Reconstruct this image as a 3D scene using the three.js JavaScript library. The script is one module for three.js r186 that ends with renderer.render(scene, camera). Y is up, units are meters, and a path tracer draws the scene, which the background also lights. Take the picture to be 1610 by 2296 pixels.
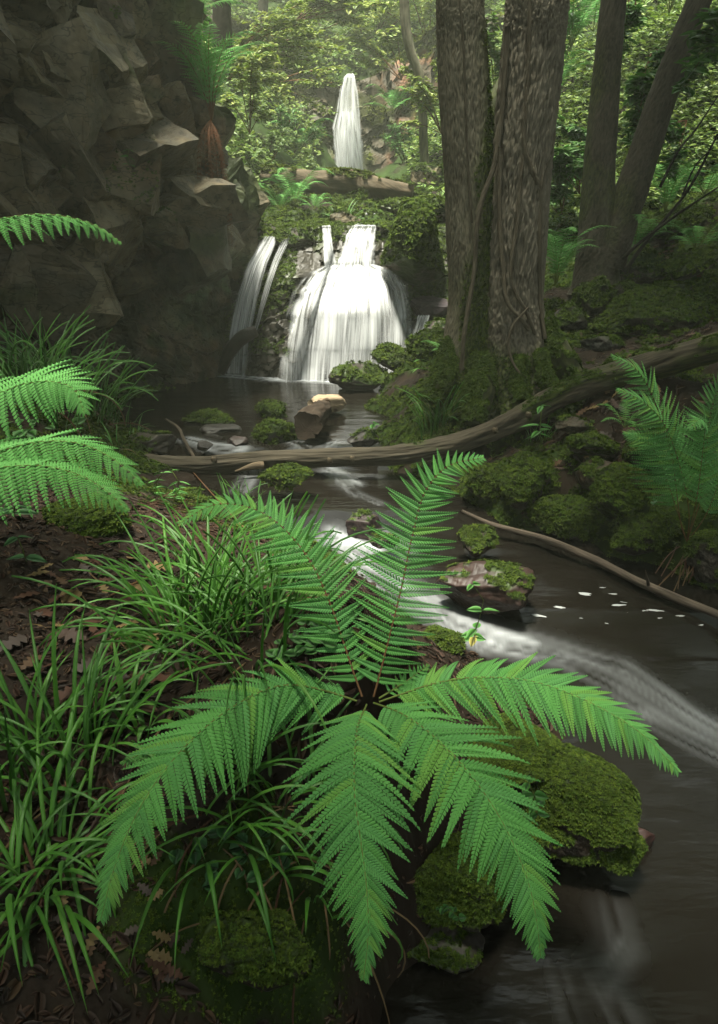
import * as THREE from 'three';
import { mergeGeometries, mergeVertices } from 'three/addons/utils/BufferGeometryUtils.js';
import { ConvexGeometry } from 'three/addons/geometries/ConvexGeometry.js';
import { ImprovedNoise } from 'three/addons/math/ImprovedNoise.js';

// ---------------------------------------------------------------- camera, sky, sun, exposure
const V3 = THREE.Vector3;
const scene = new THREE.Scene();
const PITCH = THREE.MathUtils.degToRad(22), FOV = 75, EYE = 1.5;
const camera = new THREE.PerspectiveCamera(FOV, 718 / 1024, 0.05, 200);
camera.position.set(0, EYE, 0);
camera.rotation.set(-PITCH, 0, 0);
const renderer = new THREE.WebGLRenderer({ antialias: true });
renderer.setSize(718, 1024);
renderer.toneMapping = THREE.LinearToneMapping;
renderer.toneMappingExposure = 4.3;
renderer.shadowMap.enabled = true;
{ // an even overcast sky, brighter towards the zenith
  const w = 64, h = 32, data = new Float32Array(w * h * 4);
  for (let j = 0; j < h; j++) for (let i = 0; i < w; i++) {
    const el = ((j + 0.5) / h - 0.5) * Math.PI, l = 0.52 * (1 + 2 * Math.max(0, Math.sin(el))) / 3, o = (j * w + i) * 4;
    data[o] = l * 0.9; data[o + 1] = l; data[o + 2] = l * 1.0; data[o + 3] = 1;
  }
  const t = new THREE.DataTexture(data, w, h, THREE.RGBAFormat, THREE.FloatType);
  t.mapping = THREE.EquirectangularReflectionMapping; t.magFilter = THREE.LinearFilter; t.needsUpdate = true;
  scene.background = t; scene.environment = t;
}
const sun = new THREE.DirectionalLight(new THREE.Color(1.0, 0.97, 0.82), 5);
sun.position.set(-4, 32, -6); sun.target.position.set(0, 2, -9);
sun.castShadow = true; sun.shadow.radius = 20;
sun.shadow.camera.left = -20; sun.shadow.camera.right = 20; sun.shadow.camera.top = 30; sun.shadow.camera.bottom = -20; sun.shadow.camera.far = 90;
scene.add(sun, sun.target);
scene.fog = new THREE.FogExp2(new THREE.Color(0.94, 1.0, 0.8), 0.0042);

// ---------------------------------------------------------------- helpers
function rngOf(seed) { let a = seed >>> 0; return () => { a = (a + 0x6d2b79f5) | 0; let t = Math.imul(a ^ (a >>> 15), 1 | a); t = (t + Math.imul(t ^ (t >>> 7), 61 | t)) ^ t; return ((t ^ (t >>> 14)) >>> 0) / 4294967296; }; }
const R = rngOf(7), rr = (a, b, r = R) => a + (b - a) * r(), pick = (a, r = R) => a[Math.floor(r() * a.length)];
const IN = new ImprovedNoise(), nz = (x, y = 0, z = 0) => IN.noise(x + 31.7, y + 17.3, z + 5.1);
const fbm = (x, y, z, o = 4) => { let s = 0, a = 0.5, f = 1; for (let i = 0; i < o; i++) { s += a * nz(x * f, y * f, z * f); a *= 0.5; f *= 2.03; } return s; };
const clamp = (x, a = 0, b = 1) => Math.min(b, Math.max(a, x)), ss = (a, b, x) => { const t = clamp((x - a) / (b - a)); return t * t * (3 - 2 * t); }, mix = (a, b, t) => a + (b - a) * t;
const hash = (i, j, k = 0) => { let h = Math.imul(i | 0, 374761393) ^ Math.imul(j | 0, 668265263) ^ Math.imul(k | 0, 2147483647 ^ 0x5bd1e995); h = Math.imul(h ^ (h >>> 13), 1274126177); h ^= h >>> 16; return (h >>> 0) / 4294967296; };
const FPX = 1148 / Math.tan(THREE.MathUtils.degToRad(FOV / 2)), CP = Math.cos(PITCH), SP = Math.sin(PITCH);
function sight(px, py) { const a = (px - 805) / FPX, b = (1148 - py) / FPX; return new V3(a, b * CP - SP, -(CP + b * SP)); }
const atD = (px, py, d) => { const r = sight(px, py), k = d / -r.z; return new V3(r.x * k, EYE + r.y * k, -d); };   // a survey point at d metres ahead
const atH = (px, py, h) => { const r = sight(px, py), k = (h - EYE) / r.y; return new V3(r.x * k, h, r.z * k); };     // a survey point at height h
const used = new Map();
function numbered(n) { const k = used.get(n) ?? 0; used.set(n, k + 1); return k ? n + '_' + String(k).padStart(3, '0') : n; }
function tag(o, label, category, group) { o.userData.label = label; o.userData.category = category; if (group) o.userData.group = group; return o; }
function shade(o) { o.castShadow = true; o.receiveShadow = true; return o; }
function thing(name, label, category, pos, group) { const g = new THREE.Group(); g.name = numbered(name); if (pos) g.position.copy(pos); scene.add(g); return tag(g, label, category, group); }
function part(name, geo, mat, parent, label) { const m = shade(new THREE.Mesh(geo, mat)); m.name = name; if (label) m.userData.label = label; parent.add(m); return m; }
function solo(name, geo, mat, label, category, pos, group) { const m = shade(new THREE.Mesh(geo, mat)); m.name = numbered(name); if (pos) m.position.copy(pos); scene.add(m); return tag(m, label, category, group); }
function struct(name, geo, mat, kind = 'structure') { const m = shade(new THREE.Mesh(geo, mat)); m.name = numbered(name); m.userData.kind = kind; scene.add(m); return m; }
const col = (r, g, b) => new THREE.Color().setRGB(r, g, b);
class Geo { // collects vertices and faces
  constructor() { this.p = []; this.c = []; this.u = []; this.f = []; }
  v(x, y, z, c, u = 0, w = 0) { this.p.push(x, y, z); if (c) this.c.push(c[0], c[1], c[2]); this.u.push(u, w); return this.p.length / 3 - 1; }
  t(a, b, c) { this.f.push(a, b, c); }
  q(a, b, c, d) { this.f.push(a, b, c, a, c, d); }
  done(flat) {
    let g = new THREE.BufferGeometry();
    g.setAttribute('position', new THREE.Float32BufferAttribute(this.p, 3));
    if (this.c.length) g.setAttribute('color', new THREE.Float32BufferAttribute(this.c, 3));
    g.setAttribute('uv', new THREE.Float32BufferAttribute(this.u, 2));
    g.setIndex(this.f);
    if (flat) g = g.toNonIndexed();
    g.computeVertexNormals();
    return g;
  }
}
function sheet(nu, nv, fn, flat) { // fn(i, j) -> [x, y, z, colour, u, v]
  const g = new Geo();
  for (let j = 0; j <= nv; j++) for (let i = 0; i <= nu; i++) { const a = fn(i / nu, j / nv, i, j); g.v(a[0], a[1], a[2], a[3], a[4], a[5]); }
  const w = nu + 1;
  for (let j = 0; j < nv; j++) for (let i = 0; i < nu; i++) g.q(j * w + i, j * w + i + 1, (j + 1) * w + i + 1, (j + 1) * w + i);
  return g.done(flat);
}
// broken rock faces: a Voronoi cell with a tilted facet of its own; returns [cell id, height, distance to the next cell]
function facet(x, y, L, seed, tilt = 1) {
  const fx = x / L, fy = y / L, ix = Math.floor(fx), iy = Math.floor(fy);
  let b = 9, b2 = 9, bi = 0, bj = 0, bx = 0, by = 0;
  for (let j = -1; j <= 1; j++) for (let i = -1; i <= 1; i++) {
    const cx = ix + i + 0.1 + 0.8 * hash(ix + i, iy + j, seed), cy = iy + j + 0.1 + 0.8 * hash(ix + i, iy + j, seed + 1), d = Math.hypot(cx - fx, cy - fy);
    if (d < b) { b2 = b; b = d; bi = ix + i; bj = iy + j; bx = cx; by = cy; } else if (d < b2) b2 = d;
  }
  const h = hash(bi, bj, seed + 2) - 0.5 + tilt * ((hash(bi, bj, seed + 3) - 0.5) * 1.6 * (fx - bx) + (hash(bi, bj, seed + 4) - 0.5) * 1.6 * (fy - by));
  return [bi * 1000 + bj, h, b2 - b, hash(bi, bj, seed + 5)];
}
function noiseTexture(size, fn, srgb) {
  const d = new Uint8Array(size * size * 4);
  for (let j = 0; j < size; j++) for (let i = 0; i < size; i++) { const v = fn(i / size, j / size), o = (j * size + i) * 4; for (let c = 0; c < 3; c++) d[o + c] = clamp(Array.isArray(v) ? v[c] : v) * 255; d[o + 3] = 255; }
  const t = new THREE.DataTexture(d, size, size); t.wrapS = t.wrapT = THREE.RepeatWrapping; t.magFilter = THREE.LinearFilter; if (srgb) t.colorSpace = THREE.SRGBColorSpace; t.needsUpdate = true; return t;
}
const tile = (f, u, v, k) => { const a = f(u * k, v * k), b = f((u - 1) * k, v * k), c = f(u * k, (v - 1) * k), d = f((u - 1) * k, (v - 1) * k); return mix(mix(a, b, u), mix(c, d, u), v); };
const grainTex = noiseTexture(512, (u, v) => 0.5 + 0.9 * tile((x, y) => fbm(x, y, 1.5, 5), u, v, 14));
const barkTex = noiseTexture(512, (u, v) => 0.5 + 0.9 * tile((x, y) => fbm(x * 2.2, y * 0.5, 3.5, 5), u, v, 14));

const rockTex = noiseTexture(1024, (u, v) => { const a = tile((x, y) => fbm(x, y, 6.5, 5), u, v, 9), b = tile((x, y) => fbm(x * 2.5, y * 2.5, 16.5, 4), u, v, 9), w = tile((x, y) => nz(x * 0.8, y * 0.8, 40), u, v, 9), crack = ss(0.0, 0.035, Math.abs(tile((x, y) => fbm(x * 0.9 + 0.2 * nz(x * 3, y * 3), y * 1.4, 26.5, 3), u, v, 9))), k = (0.74 + 0.75 * a + 0.35 * b) * (0.45 + 0.55 * crack); return [k * (0.98 + 0.25 * w), k * (0.96 + 0.1 * w), k * (0.92 - 0.12 * w)]; });
// ---------------------------------------------------------------- materials
const std = (o) => new THREE.MeshPhysicalMaterial({ side: THREE.DoubleSide, specularIntensity: 0.3, ...o });
const M = {
  ground: std({ vertexColors: true, roughness: 0.85, specularIntensity: 0.2, bumpMap: grainTex, bumpScale: 0.012 }),
  rock: std({ vertexColors: true, map: rockTex, roughness: 0.62, bumpMap: grainTex, bumpScale: 0.022 }),
  wetRock: std({ vertexColors: true, roughness: 0.5, specularIntensity: 0.5, bumpMap: grainTex, bumpScale: 0.006 }),
  bark: std({ vertexColors: true, roughness: 0.85, bumpMap: barkTex, bumpScale: 0.008 }),
  moss: std({ color: col(1, 1, 1), roughness: 1, specularIntensity: 0.1, transmission: 0.25, thickness: 0 }),
  leaf: std({ color: col(1, 1, 1), roughness: 0.75, transmission: 0.42, thickness: 0, specularIntensity: 0.4 }),
  fern: std({ color: col(0.092, 0.258, 0.056), roughness: 0.75, transmission: 0.2, thickness: 0, specularIntensity: 0.3 }),
  bracken: std({ color: col(0.092, 0.258, 0.056), roughness: 0.8, transmission: 0.25, thickness: 0, specularIntensity: 0.3 }),
  rachis: std({ color: col(0.085, 0.11, 0.025), roughness: 0.7 }),
  stem: std({ color: col(0.10, 0.05, 0.022), roughness: 0.8 }),
  deadFern: std({ color: col(0.05, 0.026, 0.015), roughness: 0.95 }),
  rustFern: std({ color: col(0.12, 0.055, 0.03), roughness: 0.95 }),
  straw: std({ color: col(0.10, 0.066, 0.033), roughness: 0.85 }),
  water: std({ vertexColors: true, roughness: 0.14, ior: 1.33, specularIntensity: 1, bumpMap: grainTex, bumpScale: 0.004 }),
  foam: std({ color: col(0.3, 0.31, 0.31), roughness: 0.8 }),
};
const fernTones = [[0.088, 0.258, 0.058], [0.1, 0.285, 0.066], [0.072, 0.215, 0.05], [0.085, 0.245, 0.066], [0.122, 0.275, 0.052], [0.08, 0.235, 0.06]].map((c) => std({ color: col(...c), roughness: 0.72, transmission: 0.2, thickness: 0, specularIntensity: 0.3 })), brackenTones = [[0.088, 0.258, 0.058], [0.095, 0.27, 0.064], [0.08, 0.24, 0.054]].map((c) => std({ color: col(...c), roughness: 0.8, transmission: 0.25, thickness: 0, specularIntensity: 0.3 })), brownTip = std({ color: col(0.16, 0.13, 0.04), roughness: 0.85 });
const bladeMats = [[0.038, 0.125, 0.012], [0.05, 0.155, 0.015], [0.032, 0.105, 0.011], [0.06, 0.165, 0.018]].map((c) => std({ color: col(...c), roughness: 0.5, transmission: 0.18, thickness: 0, specularIntensity: 0.6 }));
const litterMats = [[0.05, 0.024, 0.015], [0.035, 0.02, 0.014], [0.065, 0.037, 0.02], [0.13, 0.09, 0.04], [0.045, 0.034, 0.029]].map((c) => std({ color: col(...c), roughness: 0.6 }));

// small shared pieces
function leafGeo(w = 0.5, fold = 0.12, tip = 1.4) { // a leaf of unit length along +x, face up
  const g = new Geo(), n = 5;
  for (let i = 0; i <= n; i++) { const t = i / n, h = w * 0.5 * Math.pow(Math.sin(Math.PI * Math.pow(t, 0.8)), 0.8) * (i === n ? 0 : 1), z = -0.25 * t * t * 0.6; g.v(t, z, 0); if (i && i < n) { g.v(t - 0.03 * tip, z + fold * h * 2, -h); g.v(t - 0.03 * tip, z + fold * h * 2, h); } }
  // indices: 0 | 1 2 3 | 4 5 6 | ... | last
  const id = (i, s) => (i === 0 ? 0 : i === n ? 1 + 3 * (n - 1) : 1 + 3 * (i - 1) + s);
  for (let i = 0; i < n; i++) for (const s of [1, 2]) { const a = id(i, 0), b = id(i + 1, 0), c = id(i, s), d = id(i + 1, s); if (i === 0) g.t(a, b, d); else if (i === n - 1) g.t(a, b, c); else g.q(a, b, d, c); }
  return g.done();
}
const ovate = leafGeo(0.62), oblong = leafGeo(0.4), roundLeaf = leafGeo(0.9, 0.06);
const mossSprig = (() => { const g = new Geo(), r = rngOf(3); for (let k = 0; k < 7; k++) { const a = k * 0.9 + r(), l = 0.5 + 0.5 * r(), up = 0.5 + 0.5 * r(), c = Math.cos(a), s = Math.sin(a), w = 0.16; const b = g.v(c * 0.05, 0, s * 0.05), l1 = g.v(c * l * 0.45 - s * w, up * 0.6, s * l * 0.45 + c * w), l2 = g.v(c * l * 0.45 + s * w, up * 0.6, s * l * 0.45 - c * w), e = g.v(c * l, up * 0.75, s * l); g.t(b, l1, l2); g.t(l1, e, l2); } return g.done(); })();
const _m = new THREE.Matrix4(), _q = new THREE.Quaternion(), _q2 = new THREE.Quaternion(), UP = new V3(0, 1, 0);
function scatter(name, geo, mat, list, parent) { // list of {p, n, s, yaw, c}
  const im = shade(new THREE.InstancedMesh(geo, mat, list.length)); im.name = name; im.userData.kind = 'stuff';
  list.forEach((e, i) => {
    _q.setFromUnitVectors(UP, e.n ?? UP); _q2.setFromAxisAngle(UP, e.yaw ?? 0); _q.multiply(_q2);
    _m.compose(e.p, _q, Array.isArray(e.s) ? new V3(...e.s) : new V3(e.s, e.s, e.s)); im.setMatrixAt(i, _m); im.setColorAt(i, e.c);
  });
  parent.add(im); return im;
}
function surfacePoints(geo, count, accept, r = R) { // area weighted points on a mesh
  const P = geo.attributes.position, I = geo.index, n = (I ? I.count : P.count) / 3, cum = new Float32Array(n), a = new V3(), b = new V3(), c = new V3(), id = (k) => (I ? I.getX(k) : k);
  let s = 0; const nn = new V3();
  for (let i = 0; i < n; i++) { a.fromBufferAttribute(P, id(3 * i)); b.fromBufferAttribute(P, id(3 * i + 1)); c.fromBufferAttribute(P, id(3 * i + 2)); s += b.sub(a).cross(c.sub(a)).length() / 2; cum[i] = s; }
  const out = [];
  for (let k = 0; k < count; k++) {
    const x = r() * s; let lo = 0, hi = n - 1; while (lo < hi) { const m = (lo + hi) >> 1; if (cum[m] < x) lo = m + 1; else hi = m; }
    a.fromBufferAttribute(P, id(3 * lo)); b.fromBufferAttribute(P, id(3 * lo + 1)); c.fromBufferAttribute(P, id(3 * lo + 2));
    let u = r(), v = r(); if (u + v > 1) { u = 1 - u; v = 1 - v; }
    b.sub(a); c.sub(a); nn.crossVectors(b, c).normalize();
    const p = new V3().copy(a).addScaledVector(b, u).addScaledVector(c, v);
    if (accept(p, nn)) out.push({ p, n: nn.clone() });
  }
  return out;
}
const mossTone = (r, y = 0) => { const t = r(), k = 0.28 + 0.5 * r(); return col(mix(0.05, 0.09, t) * k * (1 + y), mix(0.10, 0.145, t) * k * (1 + 0.35 * y), 0.02 * k); };
function mossCover(geo, parent, count, size, accept, yellow = 0, seed = 5) {
  const r = rngOf(seed), pts = surfacePoints(geo, count, accept, r);
  if (pts.length < 5) return null;
  const out = scatter('moss', mossSprig, M.moss, pts.map((e) => ({ p: e.p, n: e.n.lerp(UP, 0.35).normalize(), s: size * rr(0.6, 1.3, r), yaw: r() * 6.28, c: mossTone(r, yellow) })), parent);
  return out;
}
// ---------------------------------------------------------------- the lie of the land
const survey = [];
const H = (px, py, h) => { const p = atH(px, py, h); survey.push([p.x, p.z, h]); };
const D = (px, py, d) => { const p = atD(px, py, d); survey.push([p.x, p.z, p.y]); };
const X = (x, z, h) => survey.push([x, z, h]);
// near bank with the fern
H(820, 1600, 0.37); H(600, 1650, 0.34); H(980, 1590, 0.25); H(600, 2000, 0.1); H(700, 2140, -0.1); H(400, 2250, 0.05); H(300, 1800, 0.25); H(100, 1600, 0.3); H(150, 1400, 0.3); H(450, 1500, 0.33);
H(600, 1330, 0.24); H(690, 1260, 0.05); H(760, 1360, 0.0); H(860, 1340, -0.28); H(200, 1220, 0.36); H(330, 1150, 0.28); H(430, 1130, 0.08); H(330, 1070, -0.02); H(100, 1010, 0.4); H(240, 960, 0.12); H(275, 905, -0.02); H(100, 850, 0.55); H(0, 900, 0.6);
H(50, 1200, 0.42); H(940, 1500, 0.08); H(1030, 1450, -0.3); H(1000, 1700, 0.0); H(1100, 1620, -0.2); H(860, 2190, -0.46); H(1000, 2080, -0.5); H(150, 2050, 0.15); H(30, 2250, 0.15); H(900, 1900, -0.05); H(780, 1950, 0.02); H(640, 2290, -0.2);
X(-3, -1, 0.6); X(-3, 1, 0.8); X(-1, 1, 0.2); X(0, 1.5, 0.1); X(-2, -2, 0.4); X(-1, 0, 0.1); X(0, 0, -0.1); X(0.3, -0.6, -0.4);
// bed of the stream
H(560, 1110, -0.22); H(850, 1120, -0.25); H(720, 1190, -0.3); H(850, 1210, -0.38); H(960, 1290, -0.42); H(1200, 1380, -0.48); H(1450, 1420, -0.48); H(1100, 1480, -0.5); H(1300, 1600, -0.56); H(1550, 1600, -0.58); H(1500, 1900, -0.6); H(1250, 2000, -0.6); H(1100, 2250, -0.6); H(1550, 2250, -0.6); H(460, 1010, -0.14); H(720, 1010, -0.2);
X(1.5, 0, -0.6); X(2.5, -1.5, -0.55); X(1.5, 1.5, -0.5); X(3, 0.5, -0.45); X(3.2, -1.6, -0.5); X(2.9, -2.5, -0.45); X(4.3, -2.4, 0.4); X(4.3, -1, 0.4); X(4.4, 0.8, 0.4); H(1300, 1300, -0.44); H(1450, 1345, -0.46); H(1580, 1410, -0.48); H(1200, 1270, -0.42); H(1450, 1400, -0.5);
X(-1.2, -6, -0.25); X(0, -6, -0.3); X(0, -7.2, -0.35); X(-1.2, -7.4, -0.3); X(-1.9, -6.6, -0.2); X(0.8, -8, -0.1); X(-1.2, -8.6, -0.2); X(0, -8.8, -0.2); X(-0.6, -9.2, 0.2);
// far side of the stream
H(1040, 1152, -0.2); D(1100, 1090, 4.2); D(1200, 1170, 3.88); H(1330, 1256, -0.29); H(1500, 1338, -0.32); D(1300, 1140, 3.9); D(1450, 1180, 3.65); H(1610, 1388, -0.34); D(1600, 1270, 3.35); D(1500, 1060, 3.9); D(1600, 950, 3.9); H(1350, 1000, 0.32); H(1200, 1010, 0.16); H(1250, 905, 0.42); H(1400, 880, 0.58); H(1060, 1060, -0.02);
H(800, 1000, -0.08); H(840, 900, 0.06); H(900, 920, 0.14); H(1000, 960, 0.18); H(1040, 890, 0.36); H(860, 860, 0.05); H(950, 830, 0.3); H(1150, 880, 0.4); D(1350, 800, 5.5); D(1600, 790, 4.6); D(1450, 740, 6.4); D(1600, 650, 6.9); D(1350, 640, 7.4); D(1270, 700, 6.9); D(1500, 500, 8.5); D(1600, 420, 8.6); D(1400, 350, 10); D(1610, 100, 11); D(1300, 200, 12.5); D(1300, 0, 15); D(1250, 450, 9.6); D(1610, 260, 9.6); D(1480, 600, 7.6); D(1500, 0, 14);
D(1000, 700, 8.3); D(960, 760, 7.6); D(1050, 560, 9.5); D(1000, 450, 11); X(3.6, -3.4, 0.5); X(4.2, -5, 1.4); X(6, -6, 3); X(5, -3, 2); X(6, -1, 2.5); X(5, 2, 2); X(8, -9, 6); X(9, -4, 5);
// above the lower fall
D(560, 520, 10.0); D(700, 505, 10.0); D(850, 500, 9.9); D(620, 420, 11.5); D(850, 455, 11); D(740, 425, 13); D(900, 430, 12.5); D(790, 408, 17.4); D(880, 405, 16.5); D(690, 405, 16.5); X(-0.3, -18.8, 3.0); X(1.5, -18.8, 3.2); X(-2, -18.8, 3.2);
D(650, 350, 14.5); D(600, 280, 15); D(600, 160, 17); D(690, 250, 18.5); D(700, 120, 21); D(780, 150, 20.5); D(860, 150, 20.5); D(920, 330, 15.5); D(960, 240, 17); D(1000, 120, 19); D(900, 40, 25); D(750, 10, 27); D(600, 0, 25); D(1060, 0, 22); X(0, -32, 12.5); X(-8, -30, 14); X(8, -30, 14); X(0, -46, 18); X(-16, -46, 20); X(16, -46, 20); X(-16, -20, 12); X(16, -20, 13);
// behind the cliff
X(-3.2, -6.4, 0.6); X(-3.4, -4.6, 0.9); X(-2.5, -8.6, 0.8); X(-2.3, -10.0, 2.0); X(-5, -6.5, 4.5); X(-4.6, -8.6, 4.2); X(-3.6, -11, 3.6); X(-5, -13, 5.5); X(-5.2, -3.6, 4.2); X(-6, -1, 4); X(-6, 2, 3.5); X(-9, -8, 8); X(-8, -15, 9); X(-3.2, -3.0, 0.75);
const land = (() => { // radial basis through the survey points
  const n = survey.length, N = n + 3, A = Array.from({ length: N }, () => new Float64Array(N + 1)), phi = (x, z, s) => Math.sqrt((x - s[0]) ** 2 + (z - s[1]) ** 2 + 0.015);
  for (let i = 0; i < n; i++) { for (let j = 0; j < n; j++) A[i][j] = phi(survey[i][0], survey[i][1], survey[j]); A[i][i] -= 0.01; A[i][n] = A[n][i] = 1; A[i][n + 1] = A[n + 1][i] = survey[i][0]; A[i][n + 2] = A[n + 2][i] = survey[i][1]; A[i][N] = survey[i][2]; }
  for (let c = 0; c < N; c++) { let p = c; for (let r = c + 1; r < N; r++) if (Math.abs(A[r][c]) > Math.abs(A[p][c])) p = r; [A[c], A[p]] = [A[p], A[c]]; for (let r = c + 1; r < N; r++) { const k = A[r][c] / A[c][c]; if (k) for (let q = c; q <= N; q++) A[r][q] -= k * A[c][q]; } }
  const w = new Float64Array(N); for (let r = N - 1; r >= 0; r--) { let s = A[r][N]; for (let q = r + 1; q < N; q++) s -= A[r][q] * w[q]; w[r] = s / A[r][r]; }
  return (x, z) => { let s = w[n] + w[n + 1] * x + w[n + 2] * z; for (let i = 0; i < n; i++) s += w[i] * phi(x, z, survey[i]); return s; };
})();
const roughLand = (x, z) => { const d = -z, a = 0.06 + 0.02 * Math.max(0, d - 4) + 0.08 * ss(2.6, 3.2, d) * ss(0.4, 1, x) * ss(6, 5, d); return a * fbm(x * 2.1, z * 2.1, 2, 4) + (0.03 + a * 0.35) * fbm(x * 9, z * 9, 7, 3); };
const ground = (x, z) => land(x, z) + roughLand(x, z);
const groundNormal = (x, z, e = 0.05) => new V3(ground(x - e, z) - ground(x + e, z), 2 * e, ground(x, z - e) - ground(x, z + e)).normalize();
// how mossy a spot of the ground is: matter with patches of its own
const mossy = (x, z) => { const d = -z; let base = d < 3.2 && x < 0.7 ? -0.16 : 0.12; if (d > 3.9 && d < 6 && x > 1.6) base = -0.02; if (d < 3.9 && d > 2.6 && x > 0.8) base = 0.3; if (d > 8.5) base = 0.2; return base + 0.75 * fbm(x * 1.7, z * 1.7, 9, 4); };
{
  const ds = []; for (let i = 0; i < 14; i++) ds.push(-6 + i * 0.45); for (let i = 0; i < 190; i++) ds.push(0.3 + (i / 190) * 5.7); for (let i = 0; i < 110; i++) ds.push(6 + (i / 110) * 8); for (let i = 0; i <= 70; i++) ds.push(14 + (i / 70) * 34);
  const nu = 300, geo = sheet(nu, ds.length - 1, (u, v, i, j) => {
    const d = ds[j], hw = 3.2 + Math.abs(d) * 0.62 + 12 * ss(8, 40, d), t = u * 2 - 1, x = hw * (0.75 * t + 0.25 * t * t * t) * (1 + 0.6 * ss(0.8, 1, Math.abs(t))), z = -d, y = ground(x, z);
    const m = ss(0.02, 0.16, mossy(x, z)), k = 0.75 + 0.7 * fbm(x * 6, z * 6, 4, 4), red = 0.5 + 0.5 * nz(x * 3, z * 3, 8);
    const soil = [mix(0.016, 0.027, red) * k, mix(0.0125, 0.0165, red) * k, 0.01 * k], ms = [0.022 * k, 0.042 * k, 0.007 * k];
    return [x, y, z, [0, 1, 2].map((c) => mix(soil[c], ms[c], m)), x * 1.3, z * 1.3];
  });
  struct('ground', geo, M.ground);
}
// ---------------------------------------------------------------- the stream
const level = (d) => { const k = [[0.3, -0.46], [2.3, -0.44], [2.75, -0.38], [3.1, -0.30], [3.6, -0.26], [3.75, -0.22], [4.1, -0.13], [4.75, -0.11], [5.2, 0], [9, 0]]; if (d <= k[0][0]) return k[0][1]; for (let i = 1; i < k.length; i++) if (d <= k[i][0]) { const t = (d - k[i - 1][0]) / (k[i][0] - k[i - 1][0]); return mix(k[i - 1][1], k[i][1], t * t * (3 - 2 * t)); } return 0; };
const foamRuns = [ // white water: polylines in survey points, half width, strength
  [[[500, 842], [560, 848], [640, 852], [740, 856]], 0.11, 0.9], [[[420, 985], [470, 1000], [540, 1005]], 0.07, 0.6], [[[555, 1040], [560, 1070], [540, 1100]], 0.06, 0.35],
  [[[640, 985], [700, 1010], [760, 990]], 0.05, 0.3], [[[735, 1040], [760, 1065], [790, 1085]], 0.06, 0.6], [[[760, 1080], [800, 1110], [850, 1130]], 0.04, 0.25],
  [[[745, 1195], [775, 1215], [830, 1235]], 0.08, 0.8], [[[760, 1240], [810, 1275], [870, 1310], [960, 1360]], 0.11, 0.4], [[[860, 1200], [900, 1230]], 0.07, 0.35], [[[960, 1350], [1020, 1395], [1075, 1425]], 0.1, 0.42], [[[1030, 1400], [1110, 1430], [1180, 1452]], 0.07, 0.75], [[[1150, 1450], [1260, 1475], [1400, 1540], [1500, 1600]], 0.09, 0.17],
  [[[1200, 1440], [1400, 1500], [1610, 1640]], 0.07, 0.2], [[[1390, 1560], [1450, 1600], [1610, 1690]], 0.06, 0.22], [[[1370, 2040], [1390, 2120], [1340, 2200], [1390, 2290]], 0.05, 0.08], [[[1250, 2180], [1280, 2290]], 0.03, 0.06], [[[1060, 1190], [1065, 1230]], 0.03, 0.5],
].map(([pts, w, s]) => ({ w, s, pts: pts.map(([px, py]) => { let p = atH(px, py, 0); for (let k = 0; k < 4; k++) p = atH(px, py, level(-p.z)); return p; }) }));
const foamAt = (x, z) => {
  let f = 0;
  for (const r of foamRuns) for (let i = 0, along = 0; i + 1 < r.pts.length; i++) {
    const a = r.pts[i], b = r.pts[i + 1], dx = b.x - a.x, dz = b.z - a.z, L = Math.hypot(dx, dz), t = clamp(((x - a.x) * dx + (z - a.z) * dz) / (L * L), 0, 1), ex = x - a.x - dx * t, ez = z - a.z - dz * t, e = Math.hypot(ex, ez);
    if (e < r.w * 2.4) { const side = (ex * dz - ez * dx) / L, w = 0.36 + 1.25 * fbm((along + t * L) * 1.5, side * 15, i, 3) + 0.45 * nz((along + t * L) * 2.4, side * 42, 4); f = Math.max(f, r.s * Math.exp(-((e / r.w) ** 2)) * clamp(w + 0.1, 0, 1.15)); }
    along += L;
  }
  return clamp(f);
};
{
  const g = new Geo(), nu = 300, nv = 330, row = nu + 1, keep = [];
  for (let j = 0; j <= nv; j++) { const d = 0.35 + 8.6 * Math.pow(j / nv, 1.25), z = -d; for (let i = 0; i <= nu; i++) {
    const hw = 1.2 + 0.42 * d, cx = mix(1.1, -0.3, ss(1, 6, d)), x = cx + (i / nu * 2 - 1) * hw, f = foamAt(x, z), y = level(d) + 0.012 * f * nz(x * 14, z * 14, 2) + 0.02 * f + 0.003 * nz(x * 3, z * 9, 1);
    const silt = 0.5 + 0.5 * fbm(x * 1.2, z * 1.2, 3, 3), c = [mix(0.005, 0.011, silt), mix(0.0045, 0.0088, silt), mix(0.0036, 0.0066, silt)];
    g.v(x, y, z, [mix(c[0], 0.62, f), mix(c[1], 0.65, f), mix(c[2], 0.68, f)], x * 0.4, z * 1.2); keep.push(ground(x, z) < y + 0.06 && (z > -8.4)); } }
  for (let j = 0; j < nv; j++) for (let i = 0; i < nu; i++) { const a = j * row + i, q = [a, a + 1, a + row + 1, a + row]; if (q.some((k) => keep[k])) g.q(...q); }
  struct('water', g.done(), M.water);
}
function hit(px, py, from = 0.4) { const s = sight(px, py); for (let d = from; d < 40; d += 0.015) { const k = d / -s.z; if (EYE + s.y * k < ground(s.x * k, -d)) return new V3(s.x * k, ground(s.x * k, -d), -d); } return atD(px, py, 20); }
console.log('land done');
// ---------------------------------------------------------------- rock faces
const rockTone = (h, g) => { const k = 0.7 + 0.9 * g; return [mix(0.085, 0.155, h) * k, mix(0.075, 0.13, h) * k, mix(0.057, 0.085, h) * k]; };
const lerp3 = (a, b, t) => [mix(a[0], b[0], t), mix(a[1], b[1], t), mix(a[2], b[2], t)];
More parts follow.
